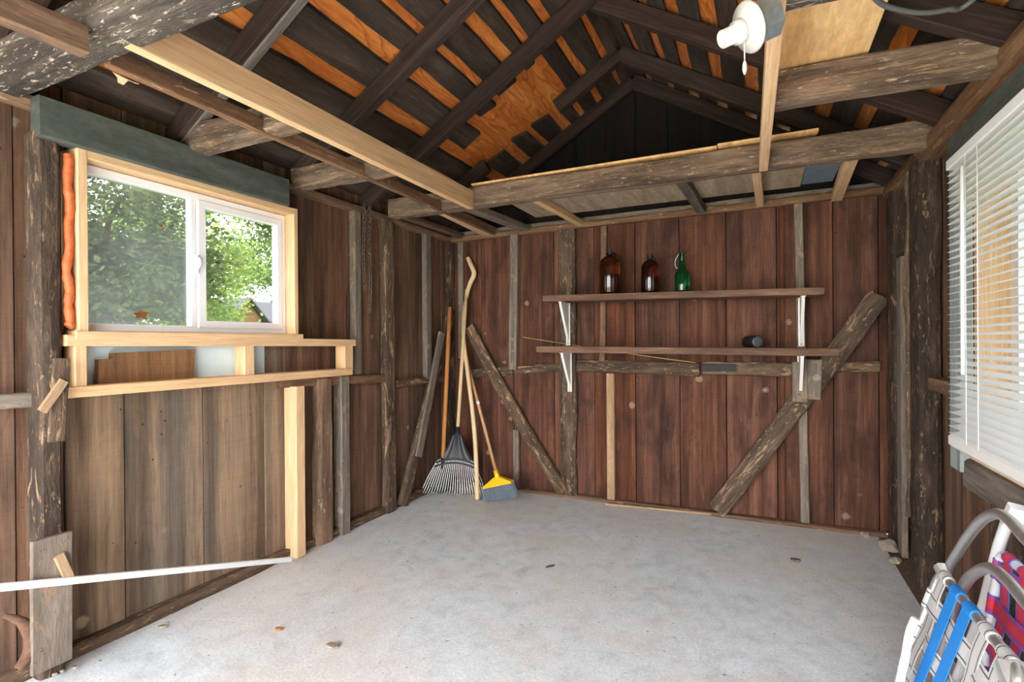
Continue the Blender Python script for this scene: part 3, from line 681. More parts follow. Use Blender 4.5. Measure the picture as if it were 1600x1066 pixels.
# ---- back wall framing
def bv(name, a, b, o, pz0, pz1, mat, seed=0, amp=0, z0=None, z1=None, tx=0):
    pm = (a+b)/2; x0, x1 = xb(a, o), xb(b, o); yf = YB-o
    zz0 = B(pm, pz0, o).z if z0 is None else z0; zz1 = B(pm, pz1, o).z if z1 is None else z1
    c = (yf+PB-.004)/2; t_ = abs(PB-.004-yf)
    if amp: return hewn(name, ((x0+x1)/2, c, zz0), ((x0+x1)/2+tx, c, zz1), x1-x0, t_, (1, 0, 0), mat, wb, seed, amp, 3.4)
    return board(name, ((x0+x1)/2, c, zz0), ((x0+x1)/2+tx, c, zz1), x1-x0, t_, (1, 0, 0), mat, wb, .004)
bv('corner_batten', 716, 724, .0, 560, 0, 'batten', z1=H)
bv('batten', 794, 806, .03, 578, 0, 'batten', z1=H+.0, tx=.025)
bv('batten', 800, 809, .01, 0, 672, 'batten', z0=.0)
bv('post', 875, 900, .03, 0, 0, 'log', 51, .10, .0, H, tx=-.01)
bv('batten', 936, 945, .012, 568, 0, 'batten_brown', z1=H, tx=.02)
bv('batten', 947, 959, .02, 0, 584, 'pale_batten', z0=.0)
bv('batten', 1250, 1264, .012, 0, 0, 'batten', z0=.0, z1=H+.02, tx=-.03)
bv('batten', 1218, 1226, -.005, 0, 0, 'plank_back', z0=.0, z1=H)
def bh(name, a, b, o, th, mat, seed, amp, ex=3):
    p, q = B(*a, o), B(*b, o); t_ = PB-.002-(YB-o); c = Vector((0, t_/2, 0))
    return hewn(name, p+c, q+c, th, t_, (0, 0, 1), mat, wb, seed, amp, ex)
bh('girt', (716, 584), (800, 580), .0, .07, 'log', 61, .12)
bh('girt', (803, 579), (880, 574), .0, .065, 'log', 62, .12)
bh('girt', (900, 572), (1092, 577), .025, .092, 'log', 63, .13)
gs = bh('girt', (1098, 576), (1246, 579), .025, .092, 'log', 64, .09)
bh('girt', (1308, 573), (1376, 572), .02, .065, 'log', 65, .10)
bb = B(1123, 575, .052); board('tar_patch', bb+Vector((-.11, 0, 0)), bb+Vector((.11, 0, .002)), .045, .012, (0, 0, 1), 'black_stain', gs)
hewn('brace', B(733, 512, .02), B(880, 770, .02), .10, .055, (1, 0, 0), 'log', wb, 66, .07, 3.2, bow=-.02)
hewn('brace', B(1120, 796, .03), B(1374, 462, .03), .125, .06, (1, 0, 0), 'log', wb, 67, .07, 3.2)
board('splice_board', B(1250, 628, .072), B(1249, 566, .072), .085, .02, (1, 0, 0), 'batten', wb)
board('splice_board', B(1268, 624, .066), B(1271, 562, .066), .10, .02, (1, 0, 0), 'batten', wb)
hewn('foot_sill', (XL, PB-.03, .008), (XR, PB-.03, .012), .03, .07, (0, 0, 1), 'batten_brown', wb, 68, .1, 3)

# ---- right wall framing
def rv(name, y0, y1, xf, xk, z0, z1, mat, seed=0, amp=.1, c=.004):
    cy, w_ = (y0+y1)/2, y1-y0; cx, t_ = (xf+xk)/2, abs(xk-xf)
    if amp: return hewn(name, (cx, cy, z0), (cx, cy, z1), w_, t_, (0, 1, 0), mat, wr, seed, amp, 3.8)
    return board(name, (cx, cy, z0), (cx, cy, z1), w_, t_, (0, 1, 0), mat, wr, c)
rv('corner_post', 3.62, 3.80, XR-.0, PR, 0, H, 'post', 71, .10)
rv('nailed_board', 3.50, 3.60, XR+.015, XR+.045, .0, Rt(1395, 405).z, 'batten', amp=0)
rv('post', 3.08, 3.24, XR-.01, PR-.002, 0, H, 'post', 72, .07)
rv('bark_edge', 3.215, 3.258, XR-.016, XR+.04, 0.3, H-.02, 'log', 73, .5)
rv('stud', 2.16, 2.27, XR+.0, PR, 0, .66, 'post', 74, .09)
rv('stud', 1.2, 1.3, XR+.0, PR, 0, .66, 'post', 75, .09)
rv('stud', .6, .72, XR+.0, PR, 0, H, 'post', 76, .09)
board('girt', (PR-.035, 2.52, .985), (PR-.035, 3.10, .99), .06, .06, (0, 0, 1), 'batten_brown', wr)
hewn('sill_beam', (XR+.05, .6, .70), (XR+.05, 2.50, .70), .115, .10, (0, 0, 1), 'rafter_grey', wr, 77, .05, 6)

# ---- right window: grey trim, pine lining, vinyl frame
t3 = struct(empty('trim_3', (XR, 2.5, .68)), 'grey painted boards around the blinds')
box('header_board', XR-.012, XR+.03, .6, 2.60, 1.872, 1.985, 'header', t3, 'y', .003)
box('jamb_board', XR-.01, XR+.03, 2.485, 2.60, .70, 1.872, 'greypaint', t3, 'z', .003)
w2 = struct(empty('window_2', (XR+.1, 1.7, RZ0)), 'window with pine lining behind the white blinds')
box('lining_board', XR+.032, XR+.19, 2.455, 2.485, RZ0-.02, 1.872, 'pine', w2, 'z')
box('window_sill', XR-.0, XR+.19, .9, 2.455, RZ0-.035, RZ0-.005, 'pine', w2, 'y')
box('lining_board', XR+.0, XR+.19, .9, 2.455, 1.845, 1.872, 'pine', w2, 'y')
box('lining_board', XR+.0, XR+.19, .9, .93, RZ0-.005, 1.845, 'pine', w2, 'z')
ring('vinyl_frame', XR+.125, (.935, RZ0-.004), (2.45, 1.842), 'vinyl', .06, .05, w2)
box('pane', XR+.148, XR+.152, .99, 2.40, RZ0+.05, 1.79, 'pane_tint', w2, 'y', 0)

# ================================================================== THINGS
# ---- blinds on the right window
BX = XR-.055
byf = Rt(1491, 450, .055).y; byn = .90
bl = tag(empty('window_blind', (BX, (byf+byn)/2, .82)), 'white slatted venetian blind hanging over the window beside the lawn chairs', 'blind')
box('head_rail', BX-.022, BX+.022, byn, byf, 1.806, 1.842, 'blind', bl, 'y', .003)
zt_, zb_ = 1.788, .868; ns = 38
def slat_mesh():
    prof = []; m = 6; th = math.radians(13)
    pts = [(-.021+.042*i/m, .0028*(1-((i/m)*2-1)**2)) for i in range(m+1)]
    pts = pts + [(a, b-.0008) for a, b in reversed(pts)]
    rot = [(a*math.cos(th)+b*math.sin(th), -a*math.sin(th)+b*math.cos(th)) for a, b in pts]
    o = sweep('slat', (BX, byn+.01, zt_), (BX, byf-.006, zt_), [(a, b) for a, b in rot], (1, 0, 0), 'blind', bl, 1); return o
s0 = slat_mesh()
for i in range(1, ns):
    s = s0.copy(); COL.objects.link(s); s.parent = bl; s.location = s0.location+Vector((0, 0, -(zt_-zb_)*i/(ns-1)))
sweep('bottom_rail', (BX, byn, .836), (BX, byf+.004, .836), rect(.036, .048, .010), (1, 0, 0), 'blind', bl)
wp = Rt(1503, 260, .085); tube('wand', [wp, Vector((wp.x, wp.y, Rt(1503, 585, .085).z))], .0055, 'blind', bl, 8, 1)
for px in (1512, 1531):
    for dx in (-.02,):
        yy = Rt(px, 500, .07).y; tube('ladder_cord', [(BX+dx, yy, 1.82), (BX+dx, yy, .85)], .0013, 'blind', bl, 6, 1)

# ---- shelves, brackets and what stands on them
def shelf(a, b, label, th):
    p, q = B(*a, .27), B(*b, .27); dd = Vector((0, (.27-.06)/2, 0))
    return tag(board('wall_shelf', p+dd, q+dd, .21, th, (0, 1, 0), 'shelf', None, .003, 10, .006, 3), label, 'shelf'), p, q
sh1, sp, sq = shelf((848, 466.5), (1288, 454.5), 'long rough wooden shelf board carrying the three glass bottles', .044)
sh2, sp2, sq2 = shelf((838, 546), (1311, 551), 'lower rough wooden shelf board below the bottle shelf', .046)
def shelf_z(px, p, q, th): 
    x = B(px, 500, .2).x; t = (x-p.x)/(q.x-p.x); return (p.z+(q.z-p.z)*t), th/2
def bracket(px, p, q, th, pyb, label, skew=0):
    x = B(px, 520, .05).x; zc, h2 = shelf_z(px, p, q, th); zt = zc-h2-.001; zb = B(px, pyb, .05).z; y0 = YB-.055; y1 = YB-.24
    o = empty('shelf_bracket', (x, y0, zb)); tag(o, label, 'bracket', 'white shelf brackets')
    sweep('wall_leg', (x, y0, zb), (x, y0, zt), rect(.034, .004, .001), (1, 0, 0), 'white_steel', o)
    sweep('wall_rib', (x, y0-.006, zb+.02), (x, y0-.006, zt-.01), rect(.010, .010, .002), (1, 0, 0), 'white_steel', o)
    sweep('shelf_arm', (x, y0, zt-.002), (x+skew, y1, zt-.002), rect(.026, .004, .001), (1, 0, 0), 'white_steel', o)
    V = [(x-.003, y0-.002, zb+.03), (x-.003, y0-.002, zt-.004), (x-.003+skew, y1+.01, zt-.004), (x-.003+skew*.95, y1+.02, zt-.03)]
    V = [(a-.006, b_, c) for a, b_, c in V]; V += [(a+.018, b_, c) for a, b_, c in V]
    mkobj('brace_web', V, [(0, 1, 2, 3), (7, 6, 5, 4), (0, 4, 5, 1), (1, 5, 6, 2), (2, 6, 7, 3), (3, 7, 4, 0)], 'white_steel', o)
    for zz in (zb+.012, zt-.03):
        lathe('screw', (x, y0-.002, zz), (0, -1, 0), [(.005, 0), (.005, .002), (.002, .0035)], 'zinc', o, 8)
bracket(888, sp, sq, .044, 540, 'white steel bracket holding the bottle shelf on the hewn log post')
bracket(890, sp2, sq2, .046, 612, 'white steel bracket under the lower shelf on the hewn log post')
bracket(1252, sp, sq, .044, 541, 'white steel bracket holding the bottle shelf on the speckled batten')
bracket(1250, sp2, sq2, .046, 626, 'white steel bracket under the lower shelf on the grey splice board')
def stand(px, py_base, o):  # base point on the upper shelf
    x = B(px, py_base, o).x; t = (x-sp.x)/(sq.x-sp.x); return Vector((x, YB-o, sp.z+(sq.z-sp.z)*t+.0225))
def pm(o): # metres per pixel near the shelf
    return (B(1000, 500, o)-B(1001, 500, o)).length
k_ = pm(.16)
def jug(px, wpx, hpx, mat, label, capmat, shoulder):
    b = stand(px, 455, .16); r = wpx/2*k_; h_ = hpx*k_
    o = empty('glass_jug', b); tag(o, label, 'bottle')
    prof = [(r*.80, 0), (r*.97, .008), (r, .02), (r, h_*.62), (r*.97, h_*.70), (r*.84, h_*.775), (r*.58, h_*.83), (r*.34, h_*.86), (r*.27, h_*.89), (r*.26, h_*.93)]
    lathe('glass_body', b, (0, 0, 1), prof, mat, o, 32)
    lathe('neck_ring', b+Vector((0, 0, h_*.885)), (0, 0, 1), [(r*.30, 0), (r*.36, .004), (r*.36, .010), (r*.30, .014)], mat, o, 20)
    lathe('screw_cap', b+Vector((0, 0, h_*.93)), (0, 0, 1), [(r*.30, 0), (r*.32, .003), (r*.32, h_*.065), (r*.27, h_*.07)], capmat, o, 20)
    pts = [b+Vector((r*.30, 0, h_*.92)), b+Vector((r*.52, 0, h_*.90)), b+Vector((r*.58, 0, h_*.86)), b+Vector((r*.50, 0, h_*.82))]
    tube('finger_loop', pts, .005, mat, o, 8, 5)
jug(953, 33, 73, 'amber', 'largest amber glass jug with a black cap on the shelf', 'black', 1)
jug(1016, 28, 61, 'amber_dark', 'smaller dark amber glass jug between the big jug and the green bottle', 'black', 1)
def swing(px):
    b = stand(px, 454, .16); o = empty('swing_top_bottle', b); tag(o, 'green glass bottle with a wire swing top on the shelf', 'bottle')
    r = 11*k_; h_ = 60*k_
    prof = [(r*.8, 0), (r*.98, .006), (r, .015), (r, h_*.44), (r*.93, h_*.50), (r*.62, h_*.58), (r*.44, h_*.66), (r*.38, h_*.80), (r*.36, h_*.90), (r*.42, h_*.91), (r*.42, h_*.95), (r*.36, h_*.955)]
    lathe('glass_body', b, (0, 0, 1), prof, 'greenglass', o, 28)
    lathe('stopper', b+Vector((0, 0, h_*.955)), (0, 0, 1), [(r*.34, 0), (r*.40, .004), (r*.36, .014), (r*.1, .018)], 'greenglass', o, 16)
    zc = h_*.93
    tube('wire_bail', [b+Vector((r*.44, 0, zc)), b+Vector((r*.2, 0, h_*1.0)), b+Vector((-r*.3, 0, h_*1.0)), b+Vector((-r*.75, 0, zc-.01)), b+Vector((-r*.95, 0, zc-.04)), b+Vector((-r*.8, 0, zc-.075)), b+Vector((-r*.55, 0, zc-.08))], .002, 'tine', o, 8, 5)
swing(1066)
# tin lying on the lower shelf
cb = B(1184, 536, .2); t_ = (cb.x-sp2.x)/(sq2.x-sp2.x); cb.z = sp2.z+(sq2.z-sp2.z)*t_+.023+.038
can = empty('tin_can', cb); tag(can, 'dark grey tin lying on its side on the lower shelf', 'can')
ax = Vector((-.55, .8, 0)).normalized()
lathe('can_body', cb, ax, [(.036, 0), (.038, .003), (.038, .11), (.036, .113)], 'black_metal', can, 24)
lathe('can_lid', cb-ax*.002, ax, [(.006, -.003), (.030, -.001), (.035, .0), (.036, .003)], 'can', can, 24)
tag(tube('straw_reed', [B(817, 527, .02), B(900, 540, .035), B(960, 549, .045), B(1020, 558, .045), B(1088, 567, .035)], .0032, 'reed', None, 6, 6), 'long thin straw-coloured reed hanging behind the lower shelf', 'reed')

# ---- tools in the corner
def between(p, q, t): return Vector(p).lerp(Vector(q), t)
def rake():
    foot = Z(709, 772, .012); top = on(729, 452, 1, YB-.05)
    d = (top-foot).normalized(); wv = (Z(760, 778)-Z(660, 778)); wv.z = 0; wv = (wv-d*wv.dot(d)).normalized(); nv = d.cross(wv)
    if nv.y > 0: nv = -nv
    o = empty('leaf_rake', foot); tag(o, 'steel-tined leaf rake with a black head and pale handle leaning in the corner', 'rake')
    P = lambda u, v, n_=0: foot+d*u+wv*v+nv*n_
    tube('handle', [P(.49, 0), P((top-foot).length, 0)], .0145, 'handle', o, 12, 1)
    tube('ferrule', [P(.38, 0), P(.52, 0)], .017, 'black', o, 12, 1)
    out = [(.46, .022), (.445, .042), (.41, .055), (.36, .075), (.31, .105), (.275, .145)]
    rows = []
    for u, hw in out: rows.append((u, hw))
    V, Fc, n = [], [], 10
    for side in (0, 1):
        for u, hw in rows:
            for i in range(n+1):
                f = -1+2*i/n; uu = u-(.03*f*f if u < .3 else 0); V.append(P(uu, hw*f, .008+.012*(1-f*f) - side*.008 + (.004 if i % 2 else 0)))
    R = len(rows); m = n+1
    for side in (0, 1):
        for r in range(R-1):
            for i in range(n):
                a = side*R*m+r*m+i; q = (a, a+1, a+m+1, a+m); Fc.append(q if side == 0 else q[::-1])
    for r in range(R-1):
        for i in (0, n): a = r*m+i; Fc.append((a, a+m, a+m+R*m, a+R*m))
    for i in range(n):
        for r in (0, R-1): a = r*m+i; Fc.append((a, a+1, a+1+R*m, a+R*m))
    mkobj('fan_head', V, Fc, 'black', o)
    for u0, hw, in ((.268, .152), (.238, .165)):
        tube('cross_bar', [P(u0-.035*f*f, hw*f, .014) for f in np.linspace(-1, 1, 13)], .008, 'black', o, 8, 1)
    nt_ = 26
    for i in range(nt_):
        f = -1+2*i/(nt_-1)
        tube('tine', [P(.29-.035*f*f, .142*f, .012), P(.13, .205*f, .012), P(.018, .25*f, .014), P(.004, .256*f, .045)], .0034, 'tine', o, 6, 3)
rake()
def broom():
    neck = Z(776, 741, .20); base = Z(784, 781, .005)
    top = on(719, 522, 1, YB-.02)
    d = (top-neck).normalized()
    o = empty('angle_broom', base); tag(o, 'yellow-headed broom with blue-grey bristles leaning beside the rake', 'broom')
    tube('handle', [neck-d*.02, top], .0125, 'handle_tan', o, 12, 1)
    hp = between(neck, top, .47); tube('handle_tape', [hp, hp+d*.03], .0132, 'pvc', o, 12, 1)
    tube('neck_socket', [neck-d*.04, neck+d*.03], .019, 'yellow', o, 12, 1)
    a, b = on(757, 763, 1, neck.y-.02), on(801, 754, 1, neck.y-.02)
    wv = (b-a).normalized(); nv = Vector((0, -1, 0)); dn = nv.cross(wv); dn = dn if dn.z < 0 else -dn
    # cap
    c0, c1 = neck-wv*.02-Vector((0, 0, .02)), neck+wv*.02-Vector((0, 0, .02))
    V = []
    for s_ in (-1, 1):
        V += [a-nv*.028*s_, b-nv*.028*s_, b-nv*.024*s_-dn*.012, c1-nv*.016*s_, c0-nv*.016*s_, a-nv*.024*s_-dn*.012]
    mkobj('broom_cap', V, [(0, 1, 2, 3, 4, 5), (11, 10, 9, 8, 7, 6)]+[(i, i+6, (i+1) % 6+6, (i+1) % 6) for i in range(6)], 'yellow', o)
    # bristles
    A2, B2 = on(759, 787, 1, neck.y-.06), on(808, 777, 1, neck.y-.06); A2.z = max(A2.z, .004)
    rg = random.Random(4); V, Fc = [], []
    for i in range(900):
        f = rg.random(); s_ = rg.uniform(-1, 1)
        p = a.lerp(b, f)+Vector((0, .024*s_, -.0))-dn*.004; q = A2.lerp(B2, min(1, max(0, f+rg.uniform(-.03, .03))))+Vector((rg.uniform(-.004, .004), .042*s_, rg.uniform(-.002, .016)))
        q.z = max(q.z, .003); k = len(V); r = .0016
        for c in (p, q):
            for an in (0, 2.1, 4.2): V.append(c+Vector((math.cos(an)*r, math.sin(an)*r, 0)))
        Fc += [(k, k+1, k+4, k+3), (k+1, k+2, k+5, k+4), (k+2, k, k+3, k+5)]
    bo = mkobj('bristles', V, Fc, 'bristle', o); bo['kind'] = 'stuff'
broom()
# crooked pale handle
pp = [((731, 403), .03), ((736, 414), .04), ((741, 428), .045), ((734, 445), .05), ((728, 470), .055), ((724, 510), .06)]
P = [on(px, py, 1, YB-o_) for (px, py), o_ in pp]
ft = Z(746, 781, .015); mid = [((726, 545), .12), ((733, 600), .17), ((740, 660), .23), ((744, 720), .29)]
P += [on(px, py, 1, YB-o_) for (px, py), o_ in mid]+[ft]
tag(tube('curved_tool_handle', P, .017, 'handle', None, 12, 6, radii=[.016, .019, .021, .018, .016, .015, .016, .017, .018, .018, .0175]), 'pale crooked wooden tool handle with a hooked top behind the rake', 'handle')
def spade():
    top = L(703, 480, .09); foot = L(691, 772, .10); foot.z = .01
    low = L(692, 722, .10); d = (top-low).normalized()
    o = empty('garden_spade', foot); tag(o, 'spade with a varnished orange-brown handle standing behind the rake', 'spade')
    tube('handle', [low, top], .0165, 'handle_orange', o, 12, 1)
    tube('socket', [low-d*.06, low+d*.03], .021, 'black_metal', o, 12, 1)
    wv = Vector((.75, .66, 0)).normalized(); nv = d.cross(wv); V = []; hw = [.03, .085, .09, .088, .06, .01]; L0 = (low-foot).length-.02
    us = [0, .02, .06, L0*.75, L0*.93, L0]
    for s_ in (0, 1):
        for u, h_ in zip(us, hw):
            for f in (-1, -.5, 0, .5, 1): V.append(low-d*(u+.03)*.97+wv*h_*f+nv*(.012*f*f+s_*.004))
    Fc = []; m = 5; R = len(us)
    for s_ in (0, 1):
        for r in range(R-1):
            for i in range(4): a = s_*R*m+r*m+i; q = (a, a+1, a+m+1, a+m); Fc.append(q)
    for r in range(R-1):
        for i in (0, 4): a = r*m+i; Fc.append((a, a+m, a+m+R*m, a+R*m))
    for v in V: v.z = max(v.z, .006)
    mkobj('blade', V, Fc, 'black_metal', o)
spade()

# ---- hanging chain
ct = L(572, 322, .03)
ch = empty('hanging_chain', (ct.x, ct.y, L(572, 490, .03).z)); tag(ch, 'rusty steel chain hanging in two strands from the top plate', 'chain')
def strand(px, pyb, seed):
    a = L(px, 322, .028); zb = L(px, pyb, .028).z; V, Fc = [], []; z = a.z; i = 0; rg = random.Random(seed)
    while z > zb:
        ux = Vector((1, 0, 0)) if i % 2 else Vector((0, 1, 0)); loop = []
        for k in range(10):
            an = 2*math.pi*k/10; loop.append(Vector((a.x, a.y+.006*math.sin(i*.35+seed), z))+ux*(.011*math.cos(an))+Vector((0, 0, .019*math.sin(an))))
        n0 = len(V)
        for k in range(10):
            d = (loop[(k+1) % 10]-loop[k-1]).normalized(); s_ = d.cross(ux.cross(Vector((0, 0, 1)))).normalized(); t2 = d.cross(s_)
            for an in (0, 1.57, 3.14, 4.71): V.append(loop[k]+(s_*math.cos(an)+t2*math.sin(an))*.0032)
        for k in range(10):
            for j in range(4): Fc.append((n0+k*4+j, n0+k*4+(j+1) % 4, n0+((k+1) % 10)*4+(j+1) % 4, n0+((k+1) % 10)*4+j))
        z -= .030; i += 1
    o = mkobj('chain_strand', V, Fc, 'chain', ch); o['kind'] = 'stuff'
strand(568, 452, 1); strand(577, 490, 2)

# ---- white strip leaning along the left wall
a = L(455, 874, .10); b = L(-60, 924, .14); 
tag(sweep('plastic_strip', a+Vector((0, 0, .0)), b, rect(.026, .012, .003), (0, 0, 1), 'pvc'), 'long narrow white plastic strip slanting along the foot of the plank wall', 'strip')
# ---- offcut on the pine rail
oc = [(153, 602), (303, 593), (305, 546), (176, 552), (176, 561), (154, 562)]
V = [L(px, py, .0) for px, py in oc]; zr = min(v.z for v in V)
V2 = [v+Vector((-.028, 0, 0)) for v in V]
tag(mkobj('wood_offcut', V+V2, [(0, 1, 2, 3, 4, 5), (11, 10, 9, 8, 7, 6)]+[(i, i+6, (i+1) % 6+6, (i+1) % 6) for i in range(6)], 'offcut', None, [(v.z, v.y, v.x) for v in V+V2]), 'brown sawn board offcut with a notched end standing on the pine rail', 'offcut')
# ---- dry leaves on the dusty pane
def leaf(name, c, r, nrm, label, seed):
    rg = random.Random(seed); V = []; n = 11
    for s_ in (0, 1):
        for k in range(n):
            an = 2*math.pi*k/n; q = r*(1+(.35 if k % 2 else -.15)+rg.uniform(-.12, .12))
            V.append(Vector(c)+Vector((nrm[0]*(.003*s_+.004*math.sin(an*2)), q*1.25*math.cos(an), q*.72*math.sin(an))))
    return tag(mkobj(name, V, [tuple(range(n)), tuple(range(2*n-1, n-1, -1))]+[(i, i+n, (i+1) % n+n, (i+1) % n) for i in range(n)], 'leaf_brown'), label, 'leaf')
q = L(221, 492, -.03); leaf('dry_leaf', (vx+.025, q.y, q.z), .022, (1, 0, 0), 'brown dry leaf stuck low on the dusty window pane', 1)
q = L(253, 353, -.03); leaf('dry_leaf', (vx+.0185, q.y, q.z), .007, (1, 0, 0), 'tiny brown leaf scrap stuck high on the dusty pane', 2)
# ---- yellow scrap nailed to the old lath
q = Z(196, 122, H); 
V = [Z(px, py, H-.003) for px, py in ((176, 113), (212, 131), (217, 132), (200, 126), (193, 133), (184, 129), (183, 121))]
V2 = [v+Vector((0, 0, .003)) for v in V]; n = len(V)
tag(mkobj('wood_scrap', V+V2, [tuple(range(n)), tuple(range(2*n-1, n-1, -1))]+[(i, i+n, (i+1) % n+n, (i+1) % n) for i in range(n)], 'pine', None, [(v.x, v.y, v.z) for v in V+V2]), 'torn pale wood scrap on the underside of the old lath', 'scrap')

# ---- plywood sheets on the tie beams
def sheet(x0, x1, y0, y1, z, label, mat, th=.012):
    return tag(box('plywood_sheet', x0, x1, y0, y1, z, z+th, mat, None, 'y', .001), label, 'plywood')
qa = Z(1352, 97, H+.14); sheet(.03, qa.x, .9, 2.215, H+.145, 'clean pale plywood sheet lying on the joists above the pine stick', 'ply')
sheet(-1.66, -.19, 2.925, 3.40, H+.145, 'long plywood sheet lying in the loft on top of the last tie beam', 'ply', .012)
sheet(-.186, .27, 2.915, 3.42, H+.150, 'short plywood sheet in the loft beyond the end of the long sheet', 'ply', .012)
sheet(-1.50, .235, 3.02, 3.61, H+.068, 'aged greyish plywood sheet lying on the short joists by the back plate', 'ply_grey', .012)
pa, pb_ = Z(1268, 288, H+.12), Z(1312, 256, H+.12)
tag(box('metal_panel', .238, .40, 3.02, 3.57, H+.068, H+.076, 'panel_blue', None, 'y', .002), 'blue-grey metal panel lying in the loft at the end of the aged plywood', 'panel')

# ---- lamp holder and cable
c0 = on(1172, 42, 1, 1.40); nrm = Vector((-.80, -.42, -.42)).normalized()
lh_ = empty('lamp_holder', c0); tag(lh_, 'white porcelain lamp holder with pull chain on a grey metal box', 'lamp holder')
lathe('junction_box', c0-nrm*.062, nrm, [(.045, 0), (.050, .004), (.050, .058), (.048, .06)], 'zinc', lh_, 8, smooth=False)
lathe('base_plate', c0, nrm, [(.058, 0), (.060, .004), (.056, .010), (.034, .020), (.030, .024)], 'porcelain', lh_, 32)
sk = lathe('socket', c0+nrm*.020, nrm, [(.030, 0), (.027, .022), (.021, .024), (.021, .056), (.0195, .058), (.0175, .057), (.017, .035)], 'porcelain', lh_, 28)
lathe('contact', c0+nrm*.05, nrm, [(.0168, 0), (.0165, .003), (.006, .004)], 'black_metal', sk, 16)
cp = c0+nrm*.03+Vector((.012, -.012, -.030))
tube('pull_chain', [cp, cp+Vector((0, 0, -.045))], .0016, 'tine', lh_, 6, 1)
lathe('chain_pull', cp+Vector((0, 0, -.082)), (0, 0, 1), [(.002, 0), (.0055, .012), (.005, .024), (.0015, .036)], 'porcelain', lh_, 12)
tag(tube('electric_cable', [Vector((.20, 1.46, H+.02)), Z(1370, 0, H+.02), Z(1400, 14, H+.015), Z(1440, 20, H+.01), Z(1480, 15, H+.015), Z(1520, 0, H+.03), Vector((.60, 1.48, H+.06))], .007, 'rubber_cable', None, 8, 6), 'dark grey electric cable sagging below the joists over the blinds', 'cable')

# ---- rusty curved iron at the near post, stones, lath and litter on the floor
tag(tube('rusty_iron', [L(6, 962, .06), L(34, 972, .07), L(50, 995, .08), L(46, 1022, .085), L(28, 1046, .09)], .018, 'rust', None, 10, 6, radii=[.006, .014, .022, .024, .021, .014]), 'rust-brown curved piece of iron beside the foot of the near post', 'iron')
for (px, py, r, sd, lb) in ((1388, 853, .05, 1, 'largest pale rounded stone in the dirt at the corner post'), (1352, 832, .026, 2, 'small grey stone under the back corner post'), (1399, 872, .028, 3, 'small pale stone beside the largest stone')):
    p = Z(px, py, .03); tag(rock('stone', (p.x, p.y, r*.6), r, 'rock', sd), lb, 'stone')
p, q = Z(946, 788, .012), Z(1112, 804, .012); tag(sweep('lath_strip', p, q, rect(.014, .006, .001), (0, 0, 1), 'pale_batten'), 'thin wooden lath lying on the floor along the back planks', 'lath')
def chip(name, px, py, r, mat, lb, cat, seed, stretch=1.0, rot=0):
    p = Z(px, py, .006); rg = random.Random(seed); n = 7; V = []
    for s_ in (0, 1):
        for k in range(n):
            an = 2*math.pi*k/n; x = r*math.cos(an)*stretch*rg.uniform(.8, 1.2); y = r*math.sin(an)*rg.uniform(.7, 1.2)
            V.append(p+Vector((x*math.cos(rot)-y*math.sin(rot), x*math.sin(rot)+y*math.cos(rot), s_*.007)))
    return tag(mkobj(name, V, [tuple(range(n)), tuple(range(2*n-1, n-1, -1))]+[(i, i+n, (i+1) % n+n, (i+1) % n) for i in range(n)], mat), lb, cat)
chip('wood_chip', 435, 984, .014, 'handle_orange', 'small orange-brown chip on the concrete near the plank wall', 'chip', 1)
chip('twig', 859, 886, .006, 'bark', 'short dark twig in the middle of the concrete floor', 'twig', 2, 4.5, .9)
chip('debris_scrap', 1243, 876, .016, 'dirt', 'dark dirt crumb on the floor before the leaning brace', 'debris', 3, 1.6)
chip('plaster_crumb', 520, 1010, .020, 'rock', 'pale plaster crumb flat on the near concrete', 'crumb', 4, 1.4)
for i, (px, py) in enumerate(((85, 1055), (97, 1050), (117, 1044), (148, 1002), (155, 1001), (118, 1017), (254, 980), (590, 803), (690, 786))):
    c = chip('paint_flake', px, py, .006 if i != 6 else .011, 'rock', 'small pale paint flake lying at the foot of the plank wall', 'flake', 20+i, 1.5, .5); c['group'] = 'paint flakes along the wall foot'

